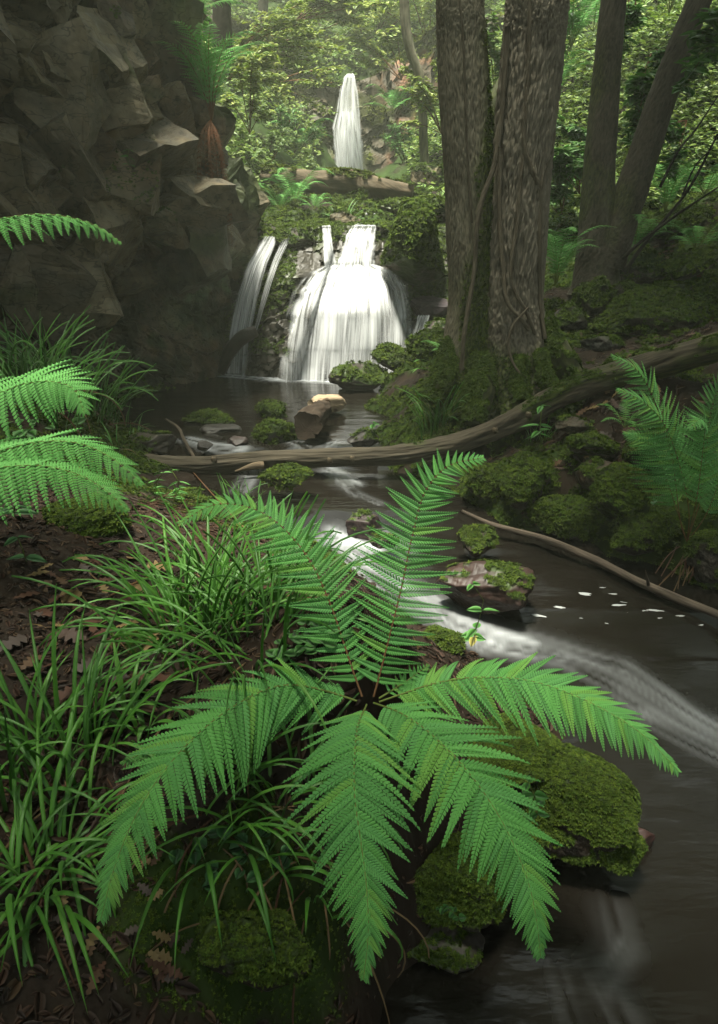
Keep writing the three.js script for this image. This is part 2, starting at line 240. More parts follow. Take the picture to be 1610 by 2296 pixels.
// one grid of a broken face split into its blocks: nu x nv points from at(u, v) -> {p, id, c, uv}
function blockFace(nu, nv, at, parent, mat, name = 'rock_block') {
  const pts = []; for (let j = 0; j <= nv; j++) for (let i = 0; i <= nu; i++) pts.push(at(i / nu, j / nv));
  const groups = new Map(), w = nu + 1;
  for (let j = 0; j < nv; j++) for (let i = 0; i < nu; i++) { const a = j * w + i, k = pts[a].id; if (!groups.has(k)) groups.set(k, []); groups.get(k).push(a); }
  const all = [...groups.entries()].sort((a, b) => b[1].length - a[1].length);
  const rest = all.slice(280).flatMap((e) => e[1]); // crumbs
  for (const quads of [...all.slice(0, 280).map((e) => e[1]), ...(rest.length ? [rest] : [])]) {
    const g = new Geo();
    for (const a of quads) { const q = [a, a + 1, a + w + 1, a + w].map((k) => { const e = pts[k]; return g.v(e.p.x, e.p.y, e.p.z, pts[a].c, e.uv[0], e.uv[1]); }); g.q(...q); }
    const m = part(name, g.done(true), mat, parent); if (quads === rest) m.userData.kind = 'stuff';
  }
  const whole = new Geo(); for (const e of pts) whole.v(e.p.x, e.p.y, e.p.z); for (let j = 0; j < nv; j++) for (let i = 0; i < nu; i++) { const a = j * w + i; whole.q(a, a + 1, a + w + 1, a + w); }
  return whole.done();
}
// the cliff that overhangs the pool
const cliffLine = [[-3.0, -10.6], [-1.62, -9.6], [-1.6, -8.7], [-1.72, -8.0], [-2.05, -7.4], [-2.4, -7.0], [-2.95, -6.2], [-3.6, -5], [-4.3, -3.8], [-5.2, -2.4]].map(([x, z]) => new V3(x, 0, z));
const cliffCurve = new THREE.CatmullRomCurve3(cliffLine, false, 'centripetal');
cliffCurve.arcLengthDivisions = 400;
const cliffLen = cliffCurve.getLength();
const cliffTop = (s) => { const d = -cliffCurve.getPointAt(clamp(s)).z; return mix(2.05, 5.6, ss(8.9, 6.0, d)) + 0.5 * nz(s * 9, 3); };
const cliffAt = (s, y, back = 0) => {
  const p = cliffCurve.getPointAt(clamp(s)), t = cliffCurve.getTangentAt(clamp(s)), n = new V3(t.z, 0, -t.x); if (n.x < 0) n.negate();
  const L = s * cliffLen, d = -p.z, yc = mix(0.85, 1.42, ss(5.6, 8.0, d)), over = mix(0.85, 0.15, ss(6.2, 8.6, d)) * (1 - 0.7 * ss(4.2, 3, d));
  const X = L + 0.35 * y + 0.18 * nz(L * 2, y * 2, 4), Y = y - 0.25 * L + 0.12 * nz(L * 2.4, y * 2.4, 11);
  const a = facet(X, Y * 1.25, 0.62, 11, 1.1), b = facet(X + 0.2 * a[1], Y * 1.4, 0.23, 41, 1.2), c = facet(X, Y * 1.7, 0.085, 71, 1.3);
  const calm = 0.35 + 0.65 * ss(yc - 0.3, yc + 0.2, y);
  let off = over * ss(yc - 0.16, yc + 0.14, y) - 0.22 * ss(0.0, 0.35, y) * ss(yc, yc - 0.5, y) * ss(8.4, 7, d) - 0.16 * Math.max(0, y - 2.2) * ss(6.8, 8.4, d) - 0.05 * Math.max(0, y - 2);
  off += (0.16 * a[1] + 0.08 * b[1] + 0.03 * c[1]) * calm + 0.02 * fbm(L * 6, y * 6, 2, 3) - 0.05 * ss(0.08, 0, a[2]) - 0.02 * ss(0.07, 0, b[2]);
  off -= back;
  const q = p.clone().addScaledVector(n, off); q.y = y;
  return { q, a, b, c, L, d, yc };
};
const cliffTone = (L, y, d, yc, top, h, g) => {
  let c = rockTone(h, g);
  const rust = ss(0.08, 0.3, fbm(L * 1.3, y * 1.3, 21, 3)); c = lerp3(c, [0.11 * (0.5 + g), 0.06 * (0.5 + g), 0.032 * (0.5 + g)], 0.5 * rust);
  const lich = ss(7.2, 8.0, d) * ss(yc + 0.1, yc - 0.25, y) * ss(-0.15, 0.12, fbm(L * 2.6, y * 2.6, 14, 4)) * ss(0.3, 0.7, y); c = lerp3(c, [0.13, 0.19, 0.11], 0.85 * lich);
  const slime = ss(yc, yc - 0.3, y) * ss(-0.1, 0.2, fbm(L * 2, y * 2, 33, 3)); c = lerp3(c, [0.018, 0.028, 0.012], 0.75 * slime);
  const topMoss = ss(0.0, 0.2, fbm(L * 2.2, y * 2.2, 17, 4) + 0.5 * ss(top - 0.5, top + 0.1, y) - 0.18); return lerp3(c, [0.03, 0.05, 0.010], 0.8 * topMoss);
};
const e0 = (s) => mix(0.85, 1.42, ss(5.6, 8.0, -cliffCurve.getPointAt(clamp(s)).z)); // height of the overhang's edge
function chunkGeo(seed, sx, sy, sz, colour) { // a jointed block: near-square joint planes with chipped corners, crisp facets
  const r = rngOf(seed * 131 + 17), planes = [], base = new THREE.Euler(rr(-0.3, 0.3, r), rr(-0.8, 0.8, r), 0.55 + rr(-0.45, 0.45, r)), ax = new V3();
  for (const [x, y, z] of [[1, 0, 0], [-1, 0, 0], [0, 1, 0], [0, -1, 0], [0, 0, 1], [0, 0, -1]]) { ax.set(x + rr(-0.35, 0.35, r), y + rr(-0.35, 0.35, r), z + rr(-0.35, 0.35, r)).normalize().applyEuler(base); planes.push([ax.x, ax.y, ax.z, rr(0.5, 0.8, r)]); }
  for (let i = 0; i < 5; i++) { const a = r() * 6.28, y = 2 * r() - 1, k = Math.sqrt(1 - y * y); planes.push([k * Math.cos(a), y, k * Math.sin(a), rr(0.72, 0.95, r)]); }
  const pts = [], n = planes.length, v = new V3(), a = new V3(), b = new V3(), c = new V3(), bc = new V3(), ca = new V3(), ab = new V3();
  for (let i = 0; i < n; i++) for (let j = i + 1; j < n; j++) for (let k = j + 1; k < n; k++) {
    a.set(...planes[i].slice(0, 3)); b.set(...planes[j].slice(0, 3)); c.set(...planes[k].slice(0, 3)); bc.crossVectors(b, c); const det = a.dot(bc); if (Math.abs(det) < 0.05) continue;
    ca.crossVectors(c, a); ab.crossVectors(a, b); v.copy(bc).multiplyScalar(planes[i][3]).addScaledVector(ca, planes[j][3]).addScaledVector(ab, planes[k][3]).divideScalar(det);
    if (v.length() < 1.6 && planes.every((p) => v.x * p[0] + v.y * p[1] + v.z * p[2] < p[3] + 1e-4)) pts.push(new V3(v.x * sx, v.y * sy, v.z * sz));
  }
  const hull = new ConvexGeometry(pts).attributes.position, P = [], C = [], U = [], S = 5, sz0 = Math.cbrt(sx * sy * sz), tmp = [new V3(), new V3(), new V3()], nn = new V3(), e1 = new V3(), e2 = new V3();
  const rough = (p) => { const f = 1 / sz0; return new V3(p.x + 0.10 * sz0 * nz(p.x * 2.1 * f + seed, p.y * 2.1 * f, p.z * 2.1 * f) + 0.05 * sz0 * nz(p.x * 6 * f, p.y * 6 * f + seed, p.z * 6 * f), p.y + 0.10 * sz0 * nz(p.x * 2.1 * f, p.y * 2.1 * f, p.z * 2.1 * f + seed) + 0.05 * sz0 * nz(p.x * 6 * f + 9, p.y * 6 * f, p.z * 6 * f), p.z + 0.10 * sz0 * nz(p.x * 2.1 * f - seed, p.y * 2.1 * f, p.z * 2.1 * f) + 0.05 * sz0 * nz(p.x * 6 * f + 5, p.y * 6 * f, p.z * 6 * f + 3)); };
  for (let t = 0; t < hull.count; t += 3) {
    tmp.forEach((q, k) => q.fromBufferAttribute(hull, t + k)); e1.subVectors(tmp[1], tmp[0]); e2.subVectors(tmp[2], tmp[0]); nn.crossVectors(e1, e2).normalize();
    const at = (i, j) => rough(new V3().copy(tmp[0]).addScaledVector(e1, i / S).addScaledVector(e2, j / S)), ax2 = Math.abs(nn.x) > Math.abs(nn.y) && Math.abs(nn.x) > Math.abs(nn.z) ? 0 : Math.abs(nn.y) > Math.abs(nn.z) ? 1 : 2;
    const put = (q) => { P.push(q.x, q.y, q.z); C.push(...colour(q.x, q.y, q.z)); const o = seed * 0.37; U.push(...(ax2 === 0 ? [q.z * 0.9 + o, q.y * 0.9] : ax2 === 1 ? [q.x * 0.9 + o, q.z * 0.9] : [q.x * 0.9 + o, q.y * 0.9])); };
    for (let i = 0; i < S; i++) for (let j = 0; j < S - i; j++) { put(at(i, j)); put(at(i + 1, j)); put(at(i, j + 1)); if (i + j < S - 1) { put(at(i + 1, j)); put(at(i + 1, j + 1)); put(at(i, j + 1)); } }
  }
  const g = new THREE.BufferGeometry(); g.setAttribute('position', new THREE.Float32BufferAttribute(P, 3)); g.setAttribute('color', new THREE.Float32BufferAttribute(C, 3)); g.setAttribute('uv', new THREE.Float32BufferAttribute(U, 2)); g.computeVertexNormals(); return g;
}
const stoneBase = new Map();
{
  const root = thing('rock_cliff', 'tall brown cliff of broken angular rock overhanging the pool', 'cliff');
  const geo = sheet(300, 260, (u, v) => {
    const s = u, top = cliffTop(s); let y, back = 0;
    if (v < 0.82) y = mix(-0.4, top, v / 0.82); else { const k = (v - 0.82) / 0.18; y = top + 1.0 * k; back = 2.2 * k; }
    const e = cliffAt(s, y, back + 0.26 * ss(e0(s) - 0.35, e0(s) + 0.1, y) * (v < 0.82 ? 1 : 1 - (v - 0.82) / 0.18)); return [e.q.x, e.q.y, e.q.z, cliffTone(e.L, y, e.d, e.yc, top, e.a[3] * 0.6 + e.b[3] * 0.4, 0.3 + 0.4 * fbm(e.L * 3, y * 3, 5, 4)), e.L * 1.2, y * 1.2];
  }, true);
  part('rock_face', geo, M.rock, root);
  const keep = (p, n) => fbm(p.z * 2.2, p.y * 2.2, 17 + p.x, 4) + 0.35 * n.y > 0.26 && p.y > 0.1;
  mossCover(geo, root, 20000, 0.026, keep, 0.1, 21);
  const r = rngOf(1234); let k = 0;
  for (let L = 1.2; L < cliffLen - 0.6; L += 0.3) for (let y = 0.1; y < 4.2; y += 0.29) {
    const LL = L + rr(-0.16, 0.16, r), yy = y + rr(-0.14, 0.14, r) + 0.12 * Math.sin(L * 3), s = LL / cliffLen, top = cliffTop(s), e = cliffAt(s, yy); k++;
    if (yy > top - 0.05 || r() < 0.1) continue;
    const low = yy < e.yc, size = (low ? rr(0.10, 0.2, r) : r() < 0.38 ? rr(0.13, 0.25, r) : rr(0.26, 0.56, r)), sx = size * rr(0.7, 1.15, r), sy = size * rr(0.7, 1.25, r), sz = size * rr(0.8, 1.2, r), inn = low ? 0.75 : 0.55;
    if (low && r() < 0.35) continue;
    const t = cliffCurve.getTangentAt(s), n = new V3(t.z, 0, -t.x); if (n.x < 0) n.negate(); const c = e.q.clone().addScaledVector(n, -size * inn + rr(-0.05, 0.07, r) + 0.22 * fbm(LL * 0.9, yy * 0.9, 55, 2)), h = r();
    const g = chunkGeo(k, sx, sy, sz, (x, yo, z) => cliffTone(LL + x * 0.5 + z * 0.5, yy + yo, e.d, e.yc, top, h, 0.42 + 0.9 * fbm((c.x + x) * 5, (c.y + yo) * 3, (c.z + z) * 3, 4)));
    const m = part('rock_block', g, M.rock, root); m.position.copy(c);
    if (!low && fbm(c.z * 1.1, c.y * 1.1, 3, 3) > 0.16) mossCover(g, m, 1400, 0.022, (p, q) => q.y > 0.25 && fbm(p.x * 6 + k, p.y * 6, p.z * 6, 3) > -0.05, 0.15, k);
  }
  console.log('cliff blocks', root.children.length);
}
function cliffHit(px, py) { let best = null, bd = 99; for (let i = 0; i <= 160; i++) for (let j = 0; j <= 140; j++) { const s = i / 160, top = cliffTop(s), y = -0.3 + (top + 0.3) * j / 140, e = cliffAt(s, y).q, q = atD(px, py, -e.z); if (Math.hypot(q.x - e.x, q.y - e.y) < 0.05 && -e.z < bd) { bd = -e.z; best = e; } } return best ?? atD(px, py, 7); }
// rock behind the lower falls
const fallD = (x, y) => { // distance of the rock face
  let d = 8.38 + 0.26 * y + 0.25 * ss(1.1, 1.7, y);
  const hw = mix(0.86, 0.40, clamp(y / 1.2)), k = (x + 0.12) / hw; d -= 0.55 * Math.sqrt(Math.max(0, 1 - k * k)) * (1 - ss(0.75, 1.32, y)); // the dome
  const xb = -1.08 + 0.30 * y, kb = (x - xb) / 0.36; d -= 0.34 * Math.sqrt(Math.max(0, 1 - kb * kb)) * (1 - 0.7 * ss(1.0, 1.7, y)); // the rib between the falls
  const xs = -0.15, ks = (x - xs) / 0.42; d -= 0.12 * Math.sqrt(Math.max(0, 1 - ks * ks)) * ss(1.15, 1.3, y) * (1 - ss(1.5, 1.75, y));
    return d;
};
const fallRock = (x, y) => { const a = facet(x + 0.1 * nz(y * 3, 2), y * 1.3, 0.3, 131), b = facet(x, y * 1.4, 0.11, 161); return { d: fallD(x, y) - 0.10 * a[1] - 0.035 * b[1] - 0.03 * fbm(x * 6, y * 6, 4, 3), a, b }; };
{
  const root = thing('rock_ledge', 'dark wet rock ledge behind the lower double waterfall', 'rock');
  const whole = blockFace(190, 170, (u, v) => {
    const x = mix(-1.95, 1.5, u); let y, back = 0; if (v < 0.75) y = mix(-0.35, 1.68, v / 0.75); else { const k = (v - 0.75) / 0.25; y = 1.68 + 0.16 * k + 0.05 * fbm(x * 4, k * 6, 3); back = 1.6 * k; }
    const e = fallRock(x, Math.min(y, 1.68)), g = 0.4 + 0.4 * fbm(x * 5, y * 5, 8, 3), wetDark = [0.032 * (0.5 + g), 0.028 * (0.5 + g), 0.021 * (0.5 + g)];
    const m = ss(0.0, 0.2, fbm(x * 2.4, y * 2.4, 18, 4) + 0.1 * (y - 0.7)); return { p: new V3(x, y, -(e.d + back)), id: v > 0.76 ? 'shelf' + Math.floor(u * 7) : e.a[0] + '', c: lerp3(wetDark, [0.034, 0.05, 0.012], 0.7 * m), uv: [x * 1.5, y * 1.5] };
  }, root, M.wetRock);
  mossCover(whole, root, 30000, 0.03, (p, n) => fbm(p.x * 2.4, p.y * 2.4, 18, 4) + 0.1 * (p.y - 0.7) + 0.3 * n.y > 0.06 && p.y > 0.25 && (p.x < -0.75 || p.y > 1.5 || p.x > 0.6), 0.2, 22);
}
// rock wall of the upper fall
const wallD = (x, y) => { const a = facet(x, y * 1.2, 0.8, 211), b = facet(x, y * 1.3, 0.3, 241); const side = 1.6 * ss(0.9, 3.2, Math.abs(x + 0.3)); return { d: 18.1 + 0.28 * (y - 2.7) - side - 0.32 * a[1] - 0.12 * b[1] + 0.3 * ss(0.6, 0, Math.abs(x + 0.3)), a, b }; };
{
  const root = thing('rock_wall', 'far rock wall with rusty patches behind the upper waterfall', 'cliff');
  const whole = blockFace(150, 120, (u, v) => {
    const x = mix(-3.4, 3.2, u), lip = 5.15 + 0.9 * ss(0.3, 2.2, Math.abs(x + 0.35)); let y, back = 0; if (v < 0.85) y = mix(2.2, lip, v / 0.85); else { const k = (v - 0.85) / 0.15; y = lip + 0.3 * k; back = 2.5 * k; }
    const e = wallD(x, y), g = 0.45 + 0.45 * fbm(x * 2, y * 2, 8, 4); let c = [0.075 * (0.5 + g), 0.062 * (0.5 + g), 0.042 * (0.5 + g)];
    c = lerp3(c, [0.21, 0.10, 0.055], 0.8 * ss(0.25, 0.9, x) * ss(2.6, 1.9, x - 0.35 * (4 - y)) * ss(-0.2, 0.15, fbm(x * 2.2, y * 2.2, 3, 3)));
    c = lerp3(c, [0.06, 0.075, 0.018], 0.75 * ss(0, 0.2, fbm(x * 1.4, y * 1.4, 29, 4) + 0.1)); return { p: new V3(x, y, -(e.d + back)), id: v > 0.86 ? 'lip' + Math.floor(u * 9) : e.a[0] + '', c, uv: [x, y] };
  }, root, M.rock);
  mossCover(whole, root, 9000, 0.09, (p, n) => fbm(p.x * 1.4, p.y * 1.4, 29, 4) + 0.2 * n.y > 0.12 && Math.abs(p.x + 0.3) > 0.5, 0.7, 23);  // moss tinted yellower here, sunlight put into its colour
}
// ---------------------------------------------------------------- waterfalls
function streakTexture(seed, dense, w = 512, h = 512, fu = 60, fv = 2.2) { // threads of falling water: how much of the cloth of water is there
  const d = new Uint8Array(w * h * 4);
  for (let j = 0; j < h; j++) for (let i = 0; i < w; i++) {
    const u = i / w, v = j / h, x = u + 0.012 * nz(u * 6, v * 4, seed), f = 0.5 * nz(x * fu, v * fv, seed) + 0.35 * nz(x * fu * 2.6, v * fv * 1.3, seed + 3) + 0.6 * nz(x * fu * 0.16, v * fv * 1.5, seed + 6);
    const edge = ss(0.0, 0.07, v + 0.03 * nz(u * 14, seed)) * ss(0, 0.12, u + 0.06 * nz(v * 5, seed) + 0.05 * nz(v * 17, seed)) * ss(1, 0.88, u + 0.06 * nz(v * 5, seed + 9) + 0.05 * nz(v * 17, seed + 9)), a = clamp((dense + 0.95 * f)) * edge, o = (j * w + i) * 4; d[o] = d[o + 1] = d[o + 2] = 255 * a; d[o + 3] = 255;
  }
  const t = new THREE.DataTexture(d, w, h); t.magFilter = THREE.LinearFilter; t.needsUpdate = true; return t;
}
const streaks = [streakTexture(1, 0.52), streakTexture(20, 0.36), streakTexture(40, 0.2, 512, 512, 90, 2.8)].map((t) => std({ color: col(0.58, 0.59, 0.6), roughness: 0.9, alphaMap: t, transparent: true, specularIntensity: 0.2 }));
// curtain between two edges: left(v), right(v) give x, height(v) gives y, face(x, y) gives the rock distance
function curtain(parent, left, right, height, face, mats, nu = 70, nv = 90) {
  mats.forEach((m, k) => part('water_curtain', sheet(nu, nv, (u, v) => { const y = height(v), x = mix(left(v), right(v), u), z = -face(x, y, v) + 0.03 + 0.03 * k + 0.03 * nz(u * 18 + k * 5, v * 2, k) + 0.05 * Math.sin(Math.PI * Math.min(1, v * 1.1)) * (k + 1) * 0.5; return [x, y, z, null, u, v]; }), streaks[m], parent));
}
const curve1 = (pts) => (v) => { const n = pts.length - 1, t = clamp(v) * n, i = Math.min(n - 1, Math.floor(t)), f = t - i; return mix(pts[i], pts[i + 1], f * f * (3 - 2 * f) * 0.5 + f * 0.5); };
const smoothFall = (x, y) => fallD(x, y) - 0.05;
{
  const lip = (x, y, v) => smoothFall(x, Math.min(y, 1.66)) + 3.2 * Math.max(0, 0.22 - v); // the water slides over the shelf before it drops
  const t = thing('waterfall', 'broad white waterfall veiling a rounded dark rock in the pool', 'waterfall');
  curtain(t, curve1([-0.40, -0.62, -0.77, -0.86, -0.92, -0.96]), curve1([0.22, 0.49, 0.61, 0.67, 0.68, 0.66]), curve1([1.26, 1.16, 0.98, 0.7, 0.35, -0.02]), smoothFall, [1, 2, 1], 110, 110);
  curtain(t, curve1([-0.36, -0.45, -0.52, -0.56, -0.58]), curve1([0.14, 0.18, 0.2, 0.2, 0.18]), curve1([1.25, 1.0, 0.68, 0.3, -0.02]), smoothFall, [0], 90, 110);
  curtain(t, curve1([0.12, 0.26, 0.36, 0.42]), curve1([0.30, 0.5, 0.6, 0.62]), curve1([1.2, 0.95, 0.6, 0.15]), smoothFall, [1], 50, 90);
  curtain(t, curve1([-0.02, -0.10, -0.16, -0.22, -0.28]), curve1([0.16, 0.22, 0.21, 0.2, 0.2]), curve1([1.74, 1.69, 1.6, 1.42, 1.18]), lip, [0, 1]);
  curtain(t, curve1([-0.50, -0.46, -0.44, -0.43, -0.40]), curve1([-0.38, -0.34, -0.33, -0.30, -0.22]), curve1([1.73, 1.68, 1.58, 1.4, 1.18]), lip, [0, 1]);
  const l = thing('waterfall', 'narrow slanting white waterfall beside the mossy cliff foot', 'waterfall');
  curtain(l, curve1([-1.02, -1.16, -1.34, -1.50, -1.60, -1.64]), curve1([-0.90, -0.98, -1.1, -1.22, -1.32, -1.36]), curve1([1.70, 1.58, 1.28, 0.88, 0.44, -0.02]), lip, [1, 0, 2]);
  curtain(l, curve1([-0.82, -0.92, -1.05, -1.18, -1.3]), curve1([-0.72, -0.82, -0.95, -1.08, -1.22]), curve1([1.71, 1.58, 1.28, 0.9, 0.5]), lip, [1, 2]);
  const u = thing('waterfall', 'tall slender white waterfall dropping down the far rock wall', 'waterfall');
  const wx = (px, py) => atD(px, py, 17.8).x, wy = (py) => atD(800, py, 17.8).y, far = (x, y, v) => 17.75 + 0.25 * (y - 2.7) + 5 * Math.max(0, 0.1 - v);
  const pys = [140, 168, 195, 240, 285, 330, 370, 410], lx = [779, 766, 758, 752, 742, 746, 750, 748], rx = [791, 798, 803, 808, 812, 816, 822, 828];
  curtain(u, curve1(lx.map((x, i) => wx(x, pys[i]))), curve1(rx.map((x, i) => wx(x, pys[i]))), curve1(pys.map(wy)), far, [0, 1]);
  curtain(u, curve1([764, 762, 766, 764].map((x, i) => wx(x, 240 + 55 * i))), curve1([796, 802, 808, 820].map((x, i) => wx(x, 240 + 55 * i))), curve1([240, 295, 350, 410].map(wy)), (x, y) => far(x, y, 1) - 0.08, [0]);
  const s = thing('waterfall', 'small foaming cascade tumbling under the mossy fallen log', 'waterfall');
  const cz = (x, y, v) => mix(10.6, 10.0, v);
  curtain(s, curve1([0.20, 0.06, -0.02]), curve1([0.40, 0.44, 0.46]), curve1([2.0, 1.88, 1.74]), cz, [0, 1]);
  const r = thing('waterfall', 'little white spill between the waterfall and the twin tree', 'waterfall');
  curtain(r, curve1([0.68, 0.62, 0.58]), curve1([0.84, 0.76, 0.70]), curve1([0.72, 0.5, 0.3]), (x, y) => 8.0 + 0.2 * y, [0, 1]);
}
console.log('rock done');
// ---------------------------------------------------------------- trunks and logs
const M_WHITE = col(1, 1, 1);
// a tapering stem with bark ridges along points [V3, radius]; tone(p, a, t) -> colour
function stemGeo(pts, { nu = 40, per = 30, ridge = 0.01, freq = 26, flare = 0, seed = 1, tone, lump = 0.03, closed = true, nvMin = 6, stretch = 0.13 } = {}) {
  const curve = new THREE.CatmullRomCurve3(pts.map((p) => p[0]), false, 'centripetal'), n = pts.length - 1, len = curve.getLength(), nv = Math.max(nvMin, Math.round(len * per)), fr = curve.computeFrenetFrames(nv, false);
  const rad = (t) => { const k = t * n, i = Math.min(n - 1, Math.floor(k)); return mix(pts[i][1], pts[i + 1][1], k - i); };
  const p0 = pts[0][0], g = new Geo();
  // parallel frame
  let N = fr.normals[0].clone();
  for (let j = 0; j <= nv; j++) {
    const t = j / nv, c = curve.getPoint(t), T = fr.tangents[j]; N.addScaledVector(T, -N.dot(T)).normalize(); const Bn = new V3().crossVectors(T, N), h = t * len, R0 = rad(t);
    for (let i = 0; i <= nu; i++) {
      const a = (i % nu) / nu * Math.PI * 2, ca = Math.cos(a), sa = Math.sin(a);
      let r = R0 * (1 + lump * 2 * nz(ca * 1.3 + seed, sa * 1.3, h * 1.4) + (flare ? flare * Math.exp(-h / 0.22) * (0.55 + 0.45 * Math.cos(a * 4 + seed + 2 * nz(ca, sa, seed))) : 0));
      const q = nz(ca * freq * R0 * 1.0 + seed, sa * freq * R0, h * freq * stretch), q2 = nz(ca * freq * R0 * 2.6, sa * freq * R0 * 2.6 + seed, h * freq * stretch * 3);
      r += ridge * ((0.5 - Math.abs(q) * 2) + 0.5 * q2);
      const x = c.x + (N.x * ca + Bn.x * sa) * r, y = c.y + (N.y * ca + Bn.y * sa) * r, z = c.z + (N.z * ca + Bn.z * sa) * r;
      g.v(x, y, z, tone(x, y, z, q, q2, t), i / nu * Math.max(0.3, R0 * 6.3) * 1.5, h * 1.5);
    }
  }
  const w = nu + 1; for (let j = 0; j < nv; j++) for (let i = 0; i < nu; i++) g.q(j * w + i, j * w + i + 1, (j + 1) * w + i + 1, (j + 1) * w + i);
  if (closed) for (const j of [0, nv]) { const c = curve.getPoint(j / nv), k = g.v(c.x, c.y, c.z, tone(c.x, c.y, c.z, 0.3, 0, j / nv), 0.5, 0.5); for (let i = 0; i < nu; i++) g.t(k, j * w + i, j * w + i + 1); }
  return g.done();
}
const barkTone = (r, gg, b) => (x, y, z, q, q2) => { const k = 0.75 + 0.5 * q2 + 0.35 * (0.5 - Math.abs(q) * 1.6) + 0.35 * fbm(x * 4, y * 4, z * 4, 3); return [r * k, gg * k, b * k]; };
const greenBark = (r, gg, b, mask) => { const f = barkTone(r, gg, b); return (x, y, z, q, q2, t) => { const c = f(x, y, z, q, q2), m = clamp(mask(x, y, z, q, t)); return lerp3(c, [0.05 * (0.8 + q2), 0.068 * (0.8 + q2), 0.014], m); }; };
function crown(parent, c, rad, n, size, tones, seed, flat = 0.55) { // leaves in clumps through a volume
  const r = rngOf(seed), list = [], clumps = Array.from({ length: Math.round(n / 60) }, () => { const a = r() * 6.28, e = Math.acos(2 * r() - 1), k = Math.cbrt(0.15 + 0.85 * r()); return new V3(Math.sin(e) * Math.cos(a) * k * rad, Math.cos(e) * k * rad * flat, Math.sin(e) * Math.sin(a) * k * rad); });
  for (let i = 0; i < n; i++) { const q = pick(clumps, r), s = rad * 0.16; const p = new V3(q.x + (r() + r() - 1) * s * 1.4, q.y + (r() + r() - 1) * s * 0.7, q.z + (r() + r() - 1) * s * 1.4).add(c), t = pick(tones, r), k = 0.75 + 0.5 * r(); list.push({ p, n: new V3(rr(-0.6, 0.6, r), 1, rr(-0.6, 0.6, r)).normalize(), s: size * rr(0.6, 1.3, r), yaw: r() * 6.28, c: col(t[0] * k, t[1] * k, t[2] * k) }); }
  const im = scatter('crown', ovate, M.leaf, list, parent);
  return clumps.map((q) => q.clone().add(c));
}
function limbs(parent, from, targets, r0, tone, seed) { const r = rngOf(seed); targets.forEach((q) => { const mid = from.clone().lerp(q, 0.5).add(new V3(rr(-0.3, 0.3, r), rr(0.1, 0.5, r), rr(-0.3, 0.3, r))); part('limb', stemGeo([[from, r0], [mid, r0 * 0.6], [q, r0 * 0.2]], { nu: 8, per: 3, ridge: 0.002, tone }), M.bark, parent); }); }
const forestTones = [[0.06, 0.13, 0.02], [0.075, 0.16, 0.025], [0.05, 0.11, 0.02]];
const glowTones = [[0.26, 0.33, 0.045], [0.21, 0.29, 0.04], [0.31, 0.36, 0.06], [0.16, 0.25, 0.035]];  // yellow-green young leaves, lightened further to carry the glow of the glade
const freshTones = [[0.07, 0.19, 0.025], [0.09, 0.23, 0.03], [0.055, 0.15, 0.02]];
